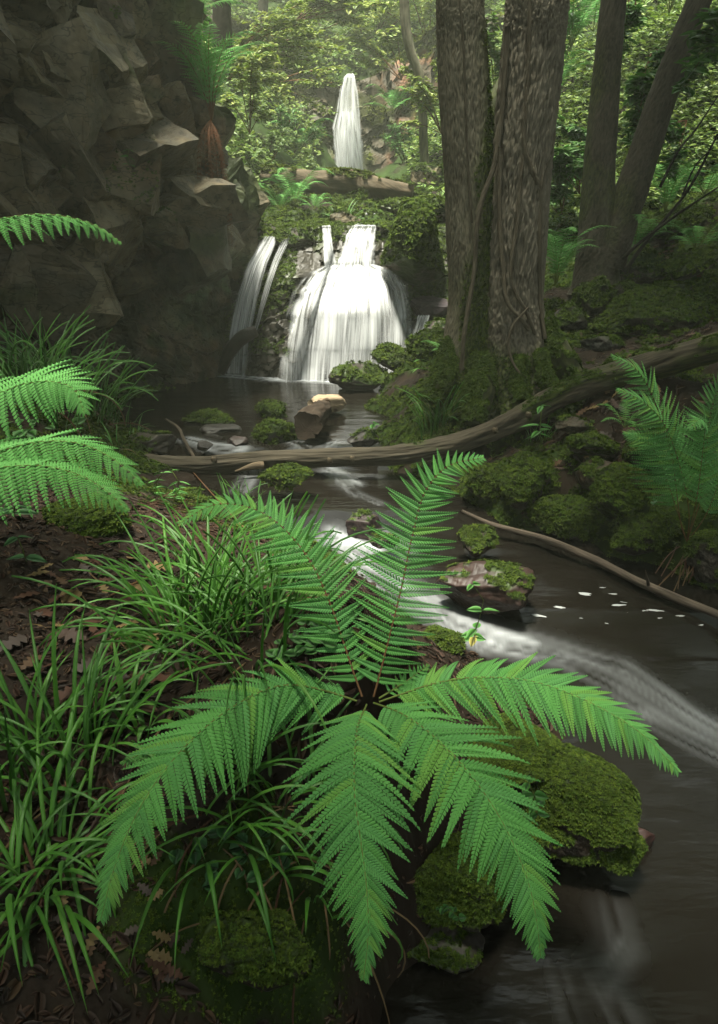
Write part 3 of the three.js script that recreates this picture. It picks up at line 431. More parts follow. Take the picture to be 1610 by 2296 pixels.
{ // the big twin-stemmed tree
  const t = thing('twin_tree', 'thick twin-stemmed tree with furrowed bark and mossy foot beside the falls', 'tree');
  const d = 5.3, L = [[1062, 905, 0.30], [1062, 800, 0.235], [1064, 650, 0.2], [1060, 480, 0.19], [1047, 300, 0.175], [1036, 100, 0.16], [1031, -20, 0.155]].map(([x, y, r]) => [atD(x, y, d), r]);
  const Rt = [[1150, 905, 0.36], [1148, 800, 0.275], [1146, 680, 0.235], [1156, 500, 0.215], [1176, 300, 0.205], [1195, 100, 0.2], [1208, -20, 0.195]].map(([x, y, r]) => [atD(x, y, d - 0.06), r]);
  L.push([new V3(0.7, 5, -5.5), 0.13], [new V3(0.5, 8, -5.8), 0.08]); Rt.push([new V3(1.25, 5, -5.4), 0.16], [new V3(1.6, 8.5, -5.6), 0.1]);
  const mossL = (x, y, z, q) => ss(0.70, 0.93, x - 0.05 * (y - 1.5) + 0.2 * fbm(x * 3, y * 2.2, z * 3, 3)) * 0.95 + 0.8 * ss(0.9, 0.5, y + 0.5 * fbm(x * 4, y * 3, 2, 3));
  const mossR = (x, y, z, q) => 0.85 * ss(0.95, 0.4, y + 0.9 * fbm(x * 3, y * 2, 6, 3)) + 0.7 * ss(0.02, 0.2, fbm(x * 2.5, y * 1.4, 15, 3) - 0.35 * Math.abs(x - 1.0) - 0.12 * (y - 0.9));
  const gl = stemGeo(L, { nu: 190, per: 60, ridge: 0.009, freq: 90, stretch: 0.07, flare: 0.45, seed: 2, tone: greenBark(0.165, 0.143, 0.1, mossL) }), gr = stemGeo(Rt, { nu: 230, per: 60, ridge: 0.017, freq: 78, stretch: 0.06, flare: 0.55, seed: 5, tone: greenBark(0.155, 0.133, 0.098, mossR) });
  part('trunk', gl, M.bark, t, 'smooth greenish stem'); part('trunk', gr, M.bark, t, 'furrowed grey-brown stem');
  // buttress roots
  const rootTone = greenBark(0.08, 0.066, 0.045, (x, y, z, q) => 0.75 + 0.6 * fbm(x * 5, y * 5, z * 5, 3));
  for (const [a, b, c, r] of [[[1215, 720, 5.2], [1255, 800, 5.1], [1315, 880, 5.0], 0.11], [[1020, 760, 5.25], [1000, 840, 5.15], [960, 900, 5.05], 0.09], [[1080, 800, 5.05], [1075, 880, 4.9], [1060, 950, 4.75], 0.11], [[1165, 800, 5.0], [1165, 860, 4.95], [1170, 900, 4.85], 0.07], [[1210, 790, 5.0], [1225, 850, 4.9], [1250, 900, 4.8], 0.06]]) {
    const g = stemGeo([[atD(...a), r * 0.7], [atD(...b), r], [atD(...c), r * 0.55]], { nu: 24, per: 40, ridge: 0.008, lump: 0.12, tone: rootTone, seed: r * 40 }); part('root', g, M.bark, t); mossCover(g, t, 2600, 0.03, (p, n) => n.y > -0.2 && fbm(p.x * 5, p.y * 5, p.z * 5, 3) > -0.12, 0.15, 31);
  }
  mossCover(gl, t, 17000, 0.022, (p, n) => p.y < 3.4 && mossL(p.x, p.y, p.z, 0) > 0.45 + 0.3 * fbm(p.x * 9, p.y * 6, p.z * 9, 2) && n.z > -0.4, 0.35, 32);
  mossCover(gr, t, 17000, 0.022, (p, n) => p.y < 2.2 && mossR(p.x, p.y, p.z, 0) > 0.6 + 0.3 * fbm(p.x * 9, p.y * 6, p.z * 9, 2) && n.z > -0.4, 0.15, 33);
  const cl = crown(t, new V3(2.4, 9.6, -3.8), 3.9, 8000, 0.17, forestTones, 61); limbs(t, new V3(1.6, 8.5, -5.6), cl.filter((_, i) => i % 11 === 0).slice(0, 6), 0.07, barkTone(0.09, 0.075, 0.055), 4);
  // ivy stems that climb it
  const ivy = thing('ivy_vine', 'old woody ivy stems climbing the twin-stemmed tree', 'vine'), ivTone = barkTone(0.10, 0.082, 0.056);
  const trunkD = (px, py, k) => atD(px, py, k + 0.025);
  for (const [pts, r] of [
    [[[1188, -20, 5.04], [1186, 120, 5.03], [1180, 230, 5.02], [1176, 330, 5.01], [1195, 390, 5.01], [1208, 430, 5.03], [1210, 540, 5.03], [1212, 690, 5.05], [1222, 760, 5.02]], 0.02],
    [[[1268, -20, 5.14], [1248, 180, 5.14], [1237, 330, 5.1], [1215, 400, 5.04], [1209, 440, 5.03]], 0.016],
    [[[1180, 300, 5.02], [1168, 400, 5.0], [1160, 500, 4.98], [1146, 590, 4.96], [1148, 640, 4.95], [1180, 700, 4.95], [1200, 750, 4.98]], 0.014],
    [[[1122, 330, 5.06], [1120, 480, 5.02], [1128, 600, 4.98], [1138, 680, 4.94], [1172, 720, 4.94], [1186, 740, 4.95]], 0.017],
    [[[1138, 60, 5.1], [1126, 250, 5.08], [1108, 370, 5.06], [1080, 450, 5.04], [1068, 520, 5.03], [1064, 600, 5.02], [1048, 700, 4.98], [1040, 760, 4.96], [1035, 830, 4.95]], 0.018],
    [[[1030, -20, 5.12], [1040, 120, 5.11], [1046, 300, 5.1], [1052, 420, 5.09], [1058, 500, 5.08]], 0.009],
    [[[1185, 690, 4.93], [1150, 730, 4.92], [1140, 780, 4.9], [1160, 830, 4.88], [1180, 845, 4.88]], 0.01],
  ]) part('ivy_stem', stemGeo(pts.map(([x, y, k], i) => [trunkD(x, y, k), r * (1 - 0.02 * i)]), { nu: 12, per: 30, ridge: 0.002, lump: 0.15, freq: 60, tone: ivTone, seed: r * 90 }), M.bark, ivy);
}
{ // the dark forked tree up the slope
  const t = thing('forked_tree', 'dark forked tree with two smooth leaning stems on the mossy slope', 'tree'), d = 7.2;
  const tone = greenBark(0.07, 0.06, 0.045, (x, y, z) => 0.55 * ss(0.05, 0.25, fbm(x * 2, y * 1.2, z * 2, 3)));
  part('trunk', stemGeo([[1335, 655, 0.23], [1338, 560, 0.2], [1342, 400, 0.15], [1358, 200, 0.125], [1378, -10, 0.11]].map(([x, y, r]) => [atD(x, y, d), r]).concat([[new V3(2.5, 7, -7.4), 0.09]]), { nu: 90, per: 34, ridge: 0.008, freq: 55, flare: 0.3, seed: 3, tone }), M.bark, t);
  part('trunk', stemGeo([[1362, 600, 0.17], [1385, 520, 0.16], [1432, 380, 0.145], [1492, 200, 0.125], [1572, -10, 0.105]].map(([x, y, r]) => [atD(x, y, d - 0.05), r]).concat([[new V3(4.4, 7, -7.2), 0.08]]), { nu: 90, per: 34, ridge: 0.008, freq: 55, seed: 8, tone }), M.bark, t);
  crown(t, new V3(4.6, 9.6, -7.6), 3.6, 2600, 0.17, forestTones, 62);
  const b = thing('dead_branch', 'bare dark dead branches slanting down beside the forked tree', 'branch');
  for (const [pts, r] of [[[[1610, 300, 6.6], [1540, 430, 6.7], [1450, 540, 6.8], [1400, 610, 6.9]], 0.02], [[[1610, 420, 6.4], [1520, 480, 6.5], [1440, 540, 6.6], [1395, 580, 6.7]], 0.017], [[[1610, 215, 7.0], [1560, 290, 7.0], [1520, 340, 7.0], [1480, 420, 7.0]], 0.014], [[[1600, 330, 6.5], [1560, 370, 6.6], [1530, 440, 6.6]], 0.01]]) part('branch', stemGeo(pts.map(([x, y, k], i) => [atD(x, y, k), r * (0.5 + 0.2 * i)]), { nu: 8, per: 14, ridge: 0.001, tone: barkTone(0.03, 0.026, 0.02) }), M.bark, b);
}
function slimTree(name, label, pts, d, tone, extra, crownAt, tones, seed, opt = {}) {
  const t = thing(name, label, 'tree'), P = pts.map(([x, y, r]) => [atD(x, y, d), r]).concat(extra ?? []);
  part('trunk', stemGeo(P, { nu: 22, per: 12, ridge: 0.004, freq: 18, seed, tone }), M.bark, t);
  if (crownAt) { const cl = crown(t, crownAt[0], crownAt[1], crownAt[2], crownAt[3], tones, seed + 5, opt.flat); limbs(t, P[P.length - 1][0], cl.filter((_, i) => i % 9 === 0).slice(0, 5), 0.04, tone, seed); }
  return t;
}
slimTree('slim_tree', 'pale slender bent tree beside the upper waterfall', [[954, 378, 0.085], [950, 330, 0.075], [948, 250, 0.075], [940, 170, 0.08], [922, 120, 0.08], [911, 70, 0.085], [906, 0, 0.085], [902, -60, 0.08]], 13, greenBark(0.16, 0.145, 0.10, (x, y) => 0.5 * ss(3.6, 3.0, y)), [[new V3(1.1, 8, -13), 0.05]], [new V3(1.6, 8.6, -12.6), 1.8, 500, 0.13, glowTones], glowTones, 71);
slimTree('slim_tree', 'dark upright trunk rising behind the cliff-top fern', [[500, 130, 0.15], [499, 80, 0.14], [497, 0, 0.13], [495, -80, 0.12]], 11.5, barkTone(0.04, 0.034, 0.025), [[new V3(-2.4, 8.5, -11.5), 0.08]], [new V3(-4.0, 9.0, -11.8), 2.0, 500, 0.14, forestTones], forestTones, 75);
slimTree('slim_tree', 'mossy leaning trunk seen in the gap behind the twin-stemmed tree', [[1070, 330, 0.11], [1105, 245, 0.11], [1130, 195, 0.105], [1155, 140, 0.1], [1170, 60, 0.09], [1175, -40, 0.08]], 9.2, greenBark(0.055, 0.05, 0.03, () => 0.5), null, null, null, 79);
for (const [px, py0, d, r, label, s] of [[705, 120, 24, 0.13, 'hazy grey trunk standing above the upper waterfall lip', 81], [585, 90, 20, 0.12, 'hazy thin trunk among yellow leaves on the far slope', 82], [1010, 90, 21, 0.14, 'hazy dark trunk on the slope beyond the pale bent tree', 83], [865, 110, 26, 0.14, 'faint distant trunk over the head of the valley', 84]]) { const b = atD(px, py0, d); slimTree('valley_tree', label, [[px, py0 + 20, r * 1.2], [px + 4, py0 - 50, r]], d, barkTone(0.06, 0.055, 0.04), [[new V3(b.x + 0.4, b.y + 4, -d), r * 0.8], [new V3(b.x + 0.2, b.y + 7, -d), r * 0.5]], [new V3(b.x, b.y + 6.5, -d), 3.0, 900, 0.2, glowTones], glowTones, s, { flat: 0.8 }); }
// fallen logs
const logTone = greenBark(0.062, 0.052, 0.038, (x, y, z, q) => 0.0);
{
  const pts = [[270, 1022, 4.9, 0.05], [330, 1035, 4.85, 0.062], [450, 1042, 4.8, 0.066], [600, 1030, 4.75, 0.066], [760, 1025, 4.68, 0.066], [880, 1020, 4.66, 0.067], [1000, 1000, 4.68, 0.07], [1080, 975, 4.68, 0.075], [1160, 940, 4.65, 0.08], [1240, 895, 4.62, 0.085], [1320, 860, 4.55, 0.085], [1430, 830, 4.45, 0.088], [1530, 800, 4.3, 0.09], [1680, 760, 4.1, 0.09]].map(([x, y, d, r]) => [atD(x, y, d), r]);
  const t = thing('fallen_log', 'long dark fallen trunk lying across the stream and up the bank', 'log'), mask = (x, y, z, q) => 0.9 * ss(0.0, 0.22, fbm(x * 2.5, y * 3, z * 3, 3) + 0.25 * ss(0.6, 1.4, x) - 0.2);
  const g = stemGeo(pts, { nu: 64, per: 55, ridge: 0.009, freq: 70, stretch: 0.05, lump: 0.13, seed: 4, tone: greenBark(0.065, 0.054, 0.038, mask) }); part('stem', g, M.bark, t);
  for (const [x, y, d, l] of [[790, 1028, 4.61, 0.03], [740, 1032, 4.62, 0.025], [1185, 930, 4.55, 0.03], [1110, 965, 4.58, 0.03], [480, 1030, 4.73, 0.03]]) { const p = atD(x, y, d); part('knot', stemGeo([[p, 0.026], [p.clone().add(new V3(0.005, 0.004, l)), 0.016]], { nu: 14, per: 100, ridge: 0.004, lump: 0.15, tone: barkTone(0.09, 0.07, 0.045) }), M.bark, t); }
  const sp = atD(590, 1042, 4.68); part('broken_stub', stemGeo([[sp, 0.03], [sp.clone().add(new V3(-0.08, 0.0, 0.04)), 0.022], [sp.clone().add(new V3(-0.2, -0.03, 0.06)), 0.006]], { nu: 10, per: 40, ridge: 0.004, tone: barkTone(0.15, 0.11, 0.07) }), M.bark, t);
  mossCover(g, t, 14000, 0.016, (p, n) => mask(p.x, p.y, p.z) > 0.4 && n.y > 0.2, 0.1, 35);
}
{
  const pts = [[590, 402, 11.3, 0.15], [660, 402, 11.2, 0.16], [720, 410, 11.1, 0.165], [790, 410, 11.0, 0.155], [850, 421, 10.9, 0.145], [925, 434, 10.8, 0.11]].map(([x, y, d, r]) => [atD(x, y, d), r]);
  const t = thing('fallen_log', 'moss-topped log bridging the boulders below the upper waterfall', 'log'), mask = (x, y, z) => ss(0, 0.2, fbm(x * 2, y * 2, z * 2, 3) + 0.1);
  const g = stemGeo(pts, { nu: 30, per: 20, ridge: 0.012, lump: 0.12, freq: 20, seed: 14, tone: barkTone(0.085, 0.066, 0.042) }); part('stem', g, M.bark, t); mossCover(g, t, 4000, 0.06, (p, n) => n.y > 0.55 && mask(p.x, p.y, p.z) > 0.3, 0.5, 36);  // moss on the log coloured yellower to look sunlit
  const k = atD(785, 397, 10.95); part('knot', stemGeo([[k, 0.07], [k.clone().add(new V3(0.02, 0.1, 0)), 0.03]], { nu: 12, per: 30, ridge: 0.01, tone: barkTone(0.08, 0.06, 0.04) }), M.bark, t);
}
{
  const t = thing('wet_branch', 'black waterlogged branch leaning in the narrow slanting waterfall', 'branch'), P = [[497, 835, 7.95, 0.05], [515, 790, 7.85, 0.085], [545, 755, 7.8, 0.085], [575, 742, 7.85, 0.06]].map(([x, y, d, r]) => [atD(x, y, d), r]);
  part('stem', stemGeo(P, { nu: 22, per: 40, ridge: 0.012, lump: 0.12, tone: barkTone(0.04, 0.034, 0.028) }), M.wetRock, t);
  const c = thing('fallen_branch', 'thin bare branch lying along the far water edge', 'branch');
  part('stem', stemGeo([[1035, 1146, 3.9, 0.013], [1100, 1175, 3.82, 0.016], [1220, 1208, 3.68, 0.02], [1330, 1253, 3.5, 0.022], [1420, 1298, 3.3, 0.022], [1500, 1334, 3.14, 0.024], [1640, 1390, 2.92, 0.022]].map(([x, y, d, r]) => [atD(x, y, d), r]), { nu: 14, per: 40, ridge: 0.002, lump: 0.12, tone: barkTone(0.085, 0.066, 0.05) }), M.bark, c);
  part('twig', stemGeo([[1455, 1315, 3.22, 0.012], [1450, 1292, 3.2, 0.006], [1447, 1278, 3.2, 0.003]].map(([x, y, d, r]) => [atD(x, y, d), r]), { nu: 8, per: 60, ridge: 0.001, tone: barkTone(0.08, 0.06, 0.045) }), M.bark, c);
  const e = thing('rotten_log', 'short rotten log end lodged between the mossy stones of the stream', 'log'), a = atD(690, 955, 5.15), b = atD(722, 920, 5.75);
  part('stem', stemGeo([[a, 0.115], [a.clone().lerp(b, 0.5), 0.11], [b, 0.085]], { nu: 36, per: 60, ridge: 0.02, lump: 0.15, freq: 24, tone: barkTone(0.06, 0.042, 0.03) }), M.bark, e);
  const f = thing('driftwood', 'pale weathered chunk of wood floating behind the rotten log', 'wood'), a2 = atD(700, 912, 5.9), b2 = atD(770, 905, 6.3);
  part('stem', stemGeo([[a2, 0.06], [a2.clone().lerp(b2, 0.35), 0.1], [a2.clone().lerp(b2, 0.75), 0.09], [b2, 0.03]], { nu: 30, per: 60, ridge: 0.015, lump: 0.2, freq: 20, tone: (x, y, z, q, q2) => { const m = ss(0.05, 0.2, fbm(x * 9, y * 9, z * 9, 3)); return lerp3([0.36, 0.27, 0.18], [0.09, 0.06, 0.04], m); } }), M.bark, f);
  const s = thing('stick', 'crooked dark stick jutting over the stream from the long fallen trunk', 'stick');
  part('stem', stemGeo([[372, 940, 5.5, 0.01], [400, 960, 5.3, 0.014], [412, 985, 5.1, 0.014], [435, 1025, 4.85, 0.012]].map(([x, y, d, r]) => [atD(x, y, d), r]), { nu: 10, per: 50, ridge: 0.002, lump: 0.2, tone: barkTone(0.07, 0.055, 0.04) }), M.bark, s);
}
console.log('trees done');
// ---------------------------------------------------------------- boulders and stones
function stoneGeo(seed, detail, sx, sy, sz, colour) {
  if (!stoneBase.has(detail)) { const g = new THREE.IcosahedronGeometry(1, detail); g.deleteAttribute('uv'); g.deleteAttribute('normal'); stoneBase.set(detail, mergeVertices(g, 1e-4)); }
  const g = stoneBase.get(detail).clone(), P = g.attributes.position, r = rngOf(seed * 977 + 5), planes = Array.from({ length: 13 }, () => { const a = r() * 6.28, y = 2 * r() - 1, k = Math.sqrt(1 - y * y); return [k * Math.cos(a), y, k * Math.sin(a), 0.55 + 0.42 * r()]; });
  const C = [], U = [], v = new V3();
  for (let i = 0; i < P.count; i++) {
    v.fromBufferAttribute(P, i); let q = 1.05; for (const p of planes) { const d = v.x * p[0] + v.y * p[1] + v.z * p[2]; if (d > 0.05) { const k = p[3] / d; q = Math.min(q, k) ; } }
    q = q * (1 + 0.16 * fbm(v.x * 1.8 + seed, v.y * 2, v.z * 2, 4)) + 0.03 * fbm(v.x * 7, v.y * 7 + seed, v.z * 7, 3);
    v.multiplyScalar(q); P.setXYZ(i, v.x * sx, v.y * sy, v.z * sz);
  }
  g.computeVertexNormals(); const N = g.attributes.normal;
  for (let i = 0; i < P.count; i++) { const x = P.getX(i), y = P.getY(i), z = P.getZ(i); C.push(...colour(x, y, z, N.getY(i))); U.push((x + z * 0.7) * 1.7, (y + z * 0.5) * 1.7); }
  g.setAttribute('color', new THREE.Float32BufferAttribute(C, 3)); g.setAttribute('uv', new THREE.Float32BufferAttribute(U, 2)); return g;
}
let stoneSeed = 1;
// px, py: middle; d: distance; w, h: half size in survey units
function stone(px, py, d, w, h, label, { moss = 0.5, tone = [0.075, 0.066, 0.05], yellow = 0.2, depth = 0.9, turn = 0, tilt = 0, wet = false, name = 'boulder', sprig, group, dens = 1 } = {}) {
  const seed = stoneSeed++; if (!d) { d = -hit(px, py).z; d -= Math.min(0.6, (px > 1220 && py < 800 ? 1.5 : 0.7) * Math.min(w, h) * 0.0007 * d); } const c = atD(px, py, d), k = atD(px + 1, py, d).x - c.x, sx = w * k, sy = h * k * 1.02, sz = (sx + sy) / 2 * depth * 1.1;
  const mf = (x, y, z, ny) => moss * 1.6 - 0.72 + 0.7 * ny + 1.35 * fbm(x / sx * 1.3 + seed * 3, y / sy * 1.3, z / sz * 1.3, 4);
  const g = stoneGeo(seed, sx > 0.25 || d < 2.5 ? 22 : 13, sx, sy, sz, (x, y, z, ny) => { const q = 0.75 + 0.8 * fbm(x / sx * 3, y / sy * 3 + seed, z / sz * 3, 4), m = ss(-0.05, 0.12, mf(x, y, z, ny)); return lerp3([tone[0] * q, tone[1] * q, tone[2] * q], [0.035 * q, 0.058 * q, 0.011 * q], m * (moss > 0 ? 1 : 0)); });
  const t = thing(name, label, name === 'boulder' ? 'boulder' : 'stone', c, group); t.rotation.set(tilt * 0.5, turn, tilt);
  part('stone_body', g, wet ? M.wetRock : M.rock, t);
  if (moss > 0) { const s = sprig ?? clamp(0.0062 * d, 0.011, 0.06), area = 6 * (sx * sy + sy * sz + sx * sz); mossCover(g, t, Math.min(16000, Math.round(area / (s * s) * 1.5 * dens)), s, (p, n) => mf(p.x, p.y, p.z, n.y) > 0.02 && n.y > -0.45, yellow, seed + 100); }
  return t;
}
// round the falls
stone(925, 560, 8.5, 92, 92, 'large yellow-green mossy boulder flanking the broad waterfall', { moss: 0.85, yellow: 0.2, depth: 1 });
stone(955, 475, 9.4, 62, 36, 'mossy slab on top of the large boulder above the falls', { moss: 0.85, yellow: 0.2 });
stone(800, 842, 7.35, 76, 30, 'low dark wet boulder at the foot of the broad waterfall', { moss: 0.25, tone: [0.05, 0.042, 0.035], wet: true });
stone(873, 805, 7.5, 42, 28, 'small mossy boulder wedged between the falls and the bank', { moss: 0.6 });
stone(958, 780, 7.2, 58, 44, 'rounded mossy boulder on the bank below the little spill', { moss: 0.9, yellow: 0.2 });
stone(965, 690, 8.4, 48, 26, 'bare purplish wet rock beside the little white spill', { moss: 0, tone: [0.055, 0.04, 0.045], wet: true });
stone(985, 735, 7.7, 40, 24, 'bare brown rock half buried beside the twin-stemmed tree', { moss: 0.1, tone: [0.06, 0.045, 0.04], wet: true });
stone(775, 500, 9.7, 46, 22, 'tan rounded rock on the lip above the broad waterfall', { moss: 0.1, tone: [0.13, 0.11, 0.07] });
stone(722, 513, 9.4, 28, 13, 'dark flat rock on the lip between the two falls', { moss: 0.15, tone: [0.07, 0.055, 0.04] });
stone(840, 512, 9.1, 40, 16, 'wet grey rock splitting the stream above the broad waterfall', { moss: 0.2, wet: true });
stone(665, 540, 8.9, 50, 26, 'brown mossy rock at the head of the narrow slanting fall', { moss: 0.45, yellow: 0.2 });
stone(590, 545, 9.0, 34, 26, 'dark brown rock between the cliff and the slanting fall', { moss: 0.25 });
stone(745, 450, 11.5, 32, 30, 'squat mossy boulder under the moss-topped log', { moss: 0.55, yellow: 0.2, tone: [0.10, 0.085, 0.05] });
stone(808, 452, 11, 48, 26, 'slanting mossy slab leaning beneath the moss-topped log', { moss: 0.6, yellow: 0.2, tilt: 0.5, tone: [0.11, 0.09, 0.055] });
stone(958, 402, 12, 38, 32, 'pale blocky boulder at the end of the moss-topped log', { moss: 0.3, yellow: 0.2, tone: [0.15, 0.125, 0.075] });
stone(890, 470, 10.2, 36, 24, 'dark rock ledge carrying the small foaming cascade', { moss: 0.3, wet: true });
stone(650, 392, 15, 60, 26, 'large grassy rock dome below the upper waterfall', { moss: 0.9, yellow: 0.2, tone: [0.13, 0.115, 0.075] });
stone(630, 505, 9.8, 62, 34, 'hummock of moss above the narrow slanting fall', { moss: 0.95, yellow: 0.2 });
stone(940, 445, 11, 34, 18, 'mossy rock beneath the pale blocky boulder', { moss: 0.7, yellow: 0.2 });
// in and beside the pool
stone(608, 924, 6.1, 34, 22, 'bright moss-capped stone standing in the pool', { moss: 0.95, yellow: 0.2, name: 'mossy_stone' });
stone(614, 972, 5.35, 54, 38, 'dark rounded stone with a moss cap beside the rotten log', { moss: 0.55, tone: [0.04, 0.036, 0.03], wet: true, name: 'mossy_stone' });
stone(468, 940, 5.9, 56, 18, 'flat dark stone with a mossy crest in the pool outlet', { moss: 0.55, tone: [0.04, 0.037, 0.03], name: 'mossy_stone' });
stone(345, 990, 5.1, 56, 26, 'flat bare brown stone by the end of the long trunk', { moss: 0.05, tone: [0.055, 0.046, 0.036], wet: true, name: 'bare_stone' });
stone(495, 965, 5.6, 44, 17, 'low wet black stone under the pool outlet', { moss: 0, tone: [0.035, 0.032, 0.028], wet: true, name: 'bare_stone' });
stone(530, 992, 5.2, 26, 18, 'small reddish wet stone beside the white outlet water', { moss: 0, tone: [0.05, 0.036, 0.032], wet: true, name: 'bare_stone' });
stone(460, 1000, 5.0, 18, 14, 'small black stone parting the white outlet water', { moss: 0, tone: [0.035, 0.03, 0.028], wet: true, name: 'bare_stone' });
stone(820, 985, 5.05, 40, 20, 'dark broken rock where the bank meets the outlet', { moss: 0.15, tone: [0.045, 0.038, 0.034], wet: true, name: 'bare_stone' });
stone(640, 1072, 4.25, 62, 26, 'mossy flat-topped stone just below the long trunk', { moss: 0.5, tone: [0.055, 0.048, 0.036], wet: true, name: 'mossy_stone' });
stone(815, 1180, 3.85, 40, 30, 'glossy black stone in midstream behind the fern fronds', { moss: 0.05, tone: [0.045, 0.03, 0.03], wet: true, name: 'bare_stone' });
stone(860, 1212, 3.6, 36, 18, 'low dark stone touching the glossy black stone', { moss: 0.1, tone: [0.045, 0.035, 0.03], wet: true, name: 'bare_stone' });
stone(1070, 1218, 3.55, 50, 34, 'reddish mossy stone by the thin bare branch', { moss: 0.35, tone: [0.075, 0.05, 0.045], name: 'mossy_stone' });
stone(1105, 1318, 3.1, 122, 58, 'large flat boulder with a rusty red top in the stream', { moss: 0.1, tone: [0.036, 0.02, 0.016], wet: true, depth: 0.8 });
stone(690, 1130, 0, 40, 24, 'mossy stone at the water edge behind the rush clump', { moss: 0.7, name: 'mossy_stone' });
// the slope on the far bank
stone(1452, 712, 0, 132, 58, 'largest mossy boulder on the slope, with a pale lichen spot', { moss: 0.58 });
stone(1332, 672, 0, 50, 44, 'mossy-topped boulder next to the largest one on the slope', { moss: 0.48, tone: [0.075, 0.07, 0.056] });
stone(1345, 774, 0, 48, 26, 'bare angular grey rock at the foot of the largest mossy boulder', { moss: 0.15, tone: [0.065, 0.062, 0.055] });
stone(1272, 722, 0, 42, 32, 'dark cracked rock between the twin tree and mossy boulders', { moss: 0.25, tone: [0.04, 0.036, 0.032] });
stone(1245, 690, 0, 24, 18, 'little mossy stone by the twin tree trunk', { moss: 0.8, name: 'mossy_stone' });
stone(1425, 622, 0, 62, 26, 'long tan slab with moss behind the largest boulder', { moss: 0.4, tone: [0.09, 0.08, 0.06] });
stone(1510, 655, 0, 62, 26, 'mossy ridge of rock uphill of the largest boulder', { moss: 0.52 });
stone(1598, 660, 0, 50, 46, 'mossy boulder overhanging a dark gap at the slope edge', { moss: 0.6 });
stone(1545, 600, 0, 80, 28, 'sloping moss-striped slab high on the bank', { moss: 0.6, tilt: 0.3 });
stone(1500, 500, 0, 90, 26, 'faint mossy slab under the ferns of the upper slope', { moss: 0.7, tilt: 0.3 });
stone(1390, 660, 0, 34, 30, 'dark rock squeezed between two mossy boulders', { moss: 0.3, tone: [0.045, 0.042, 0.036] });
// the mossy bank edge
stone(1262, 918, 0, 50, 36, 'mossy block tucked under the long fallen trunk', { moss: 0.6, tone: [0.07, 0.058, 0.04] });
stone(1300, 955, 0, 56, 22, 'flat bare tan slab among the dead leaves', { moss: 0.05, tone: [0.095, 0.078, 0.055] });
stone(1330, 995, 0, 56, 28, 'mossy cushion of rock below the bare tan slab', { moss: 0.85 });
stone(1180, 1075, 0, 66, 66, 'tall mossy bank rock below the long trunk', { moss: 0.8, depth: 0.8 });
stone(1085, 1080, 0, 58, 42, 'dark mossy rock at the water under the fern tip', { moss: 0.65 });
stone(1270, 1170, 0, 88, 52, 'broad moss-draped rock hanging over the far water edge', { moss: 0.75, depth: 0.7 });
stone(1385, 1110, 0, 76, 62, 'bulging bright moss mound beside the tall fern', { moss: 0.9, depth: 0.8 });
stone(1460, 1010, 0, 64, 50, 'mossy rock behind the tall fern stems', { moss: 0.75 });
stone(1450, 1200, 0, 80, 52, 'dark dripping mossy rock above the thin branch', { moss: 0.6, depth: 0.7, tone: [0.035, 0.03, 0.025] });
stone(1585, 1245, 0, 66, 60, 'dark earthy rock under the tall fern with brown stems', { moss: 0.35, tone: [0.035, 0.028, 0.022], depth: 0.7 });
stone(1340, 1060, 0, 44, 40, 'brown bare rock face in the mossy bank', { moss: 0.15, tone: [0.07, 0.05, 0.034] });
// near bank
stone(1290, 1800, 1.70, 160, 112, 'big moss-covered boulder at the stream edge under the spreading fern', { moss: 0.56, depth: 0.8, dens: 1.7, tilt: -0.25, tone: [0.045, 0.034, 0.026] });
stone(1165, 1700, 1.75, 120, 80, 'mossy shoulder of rock joining the big boulder to the bank', { moss: 0.58, dens: 1.6, tone: [0.045, 0.034, 0.026] });
stone(1385, 1905, 1.6, 60, 46, 'low mossy toe of the big boulder dipping in the water', { moss: 0.62, dens: 1.4, tone: [0.045, 0.03, 0.026], name: 'mossy_stone' });
stone(1000, 1985, 1.42, 152, 110, 'dark moss-covered rock under the drooping fern fronds', { moss: 0.52, depth: 0.6, dens: 1.5, tone: [0.04, 0.034, 0.026] });
stone(960, 2105, 1.38, 120, 44, 'wet brown rock shelf at the water below the moss-covered rock', { moss: 0.1, tone: [0.04, 0.032, 0.026], wet: true, name: 'bare_stone' });
stone(1400, 1890, 1.72, 70, 44, 'submerged reddish rock beside the big moss-covered boulder', { moss: 0, tone: [0.06, 0.03, 0.026], wet: true, name: 'bare_stone' });
stone(560, 2130, 0, 150, 90, 'earthy mossy lump below the drooping rush blades', { moss: 0.5, depth: 0.7, tone: [0.035, 0.028, 0.02], dens: 0.7 });
stone(180, 1170, 0, 100, 60, 'mossy hummock under the lacy bracken fronds', { moss: 0.75, depth: 0.8 });
stone(420, 1118, 0, 40, 22, 'small mossy lump by the rusty dead bracken', { moss: 0.8, name: 'mossy_stone' });
stone(1000, 1440, 0, 60, 30, 'mossy toe of the near bank beside the white rapid', { moss: 0.75, name: 'mossy_stone' });
console.log('stones done');
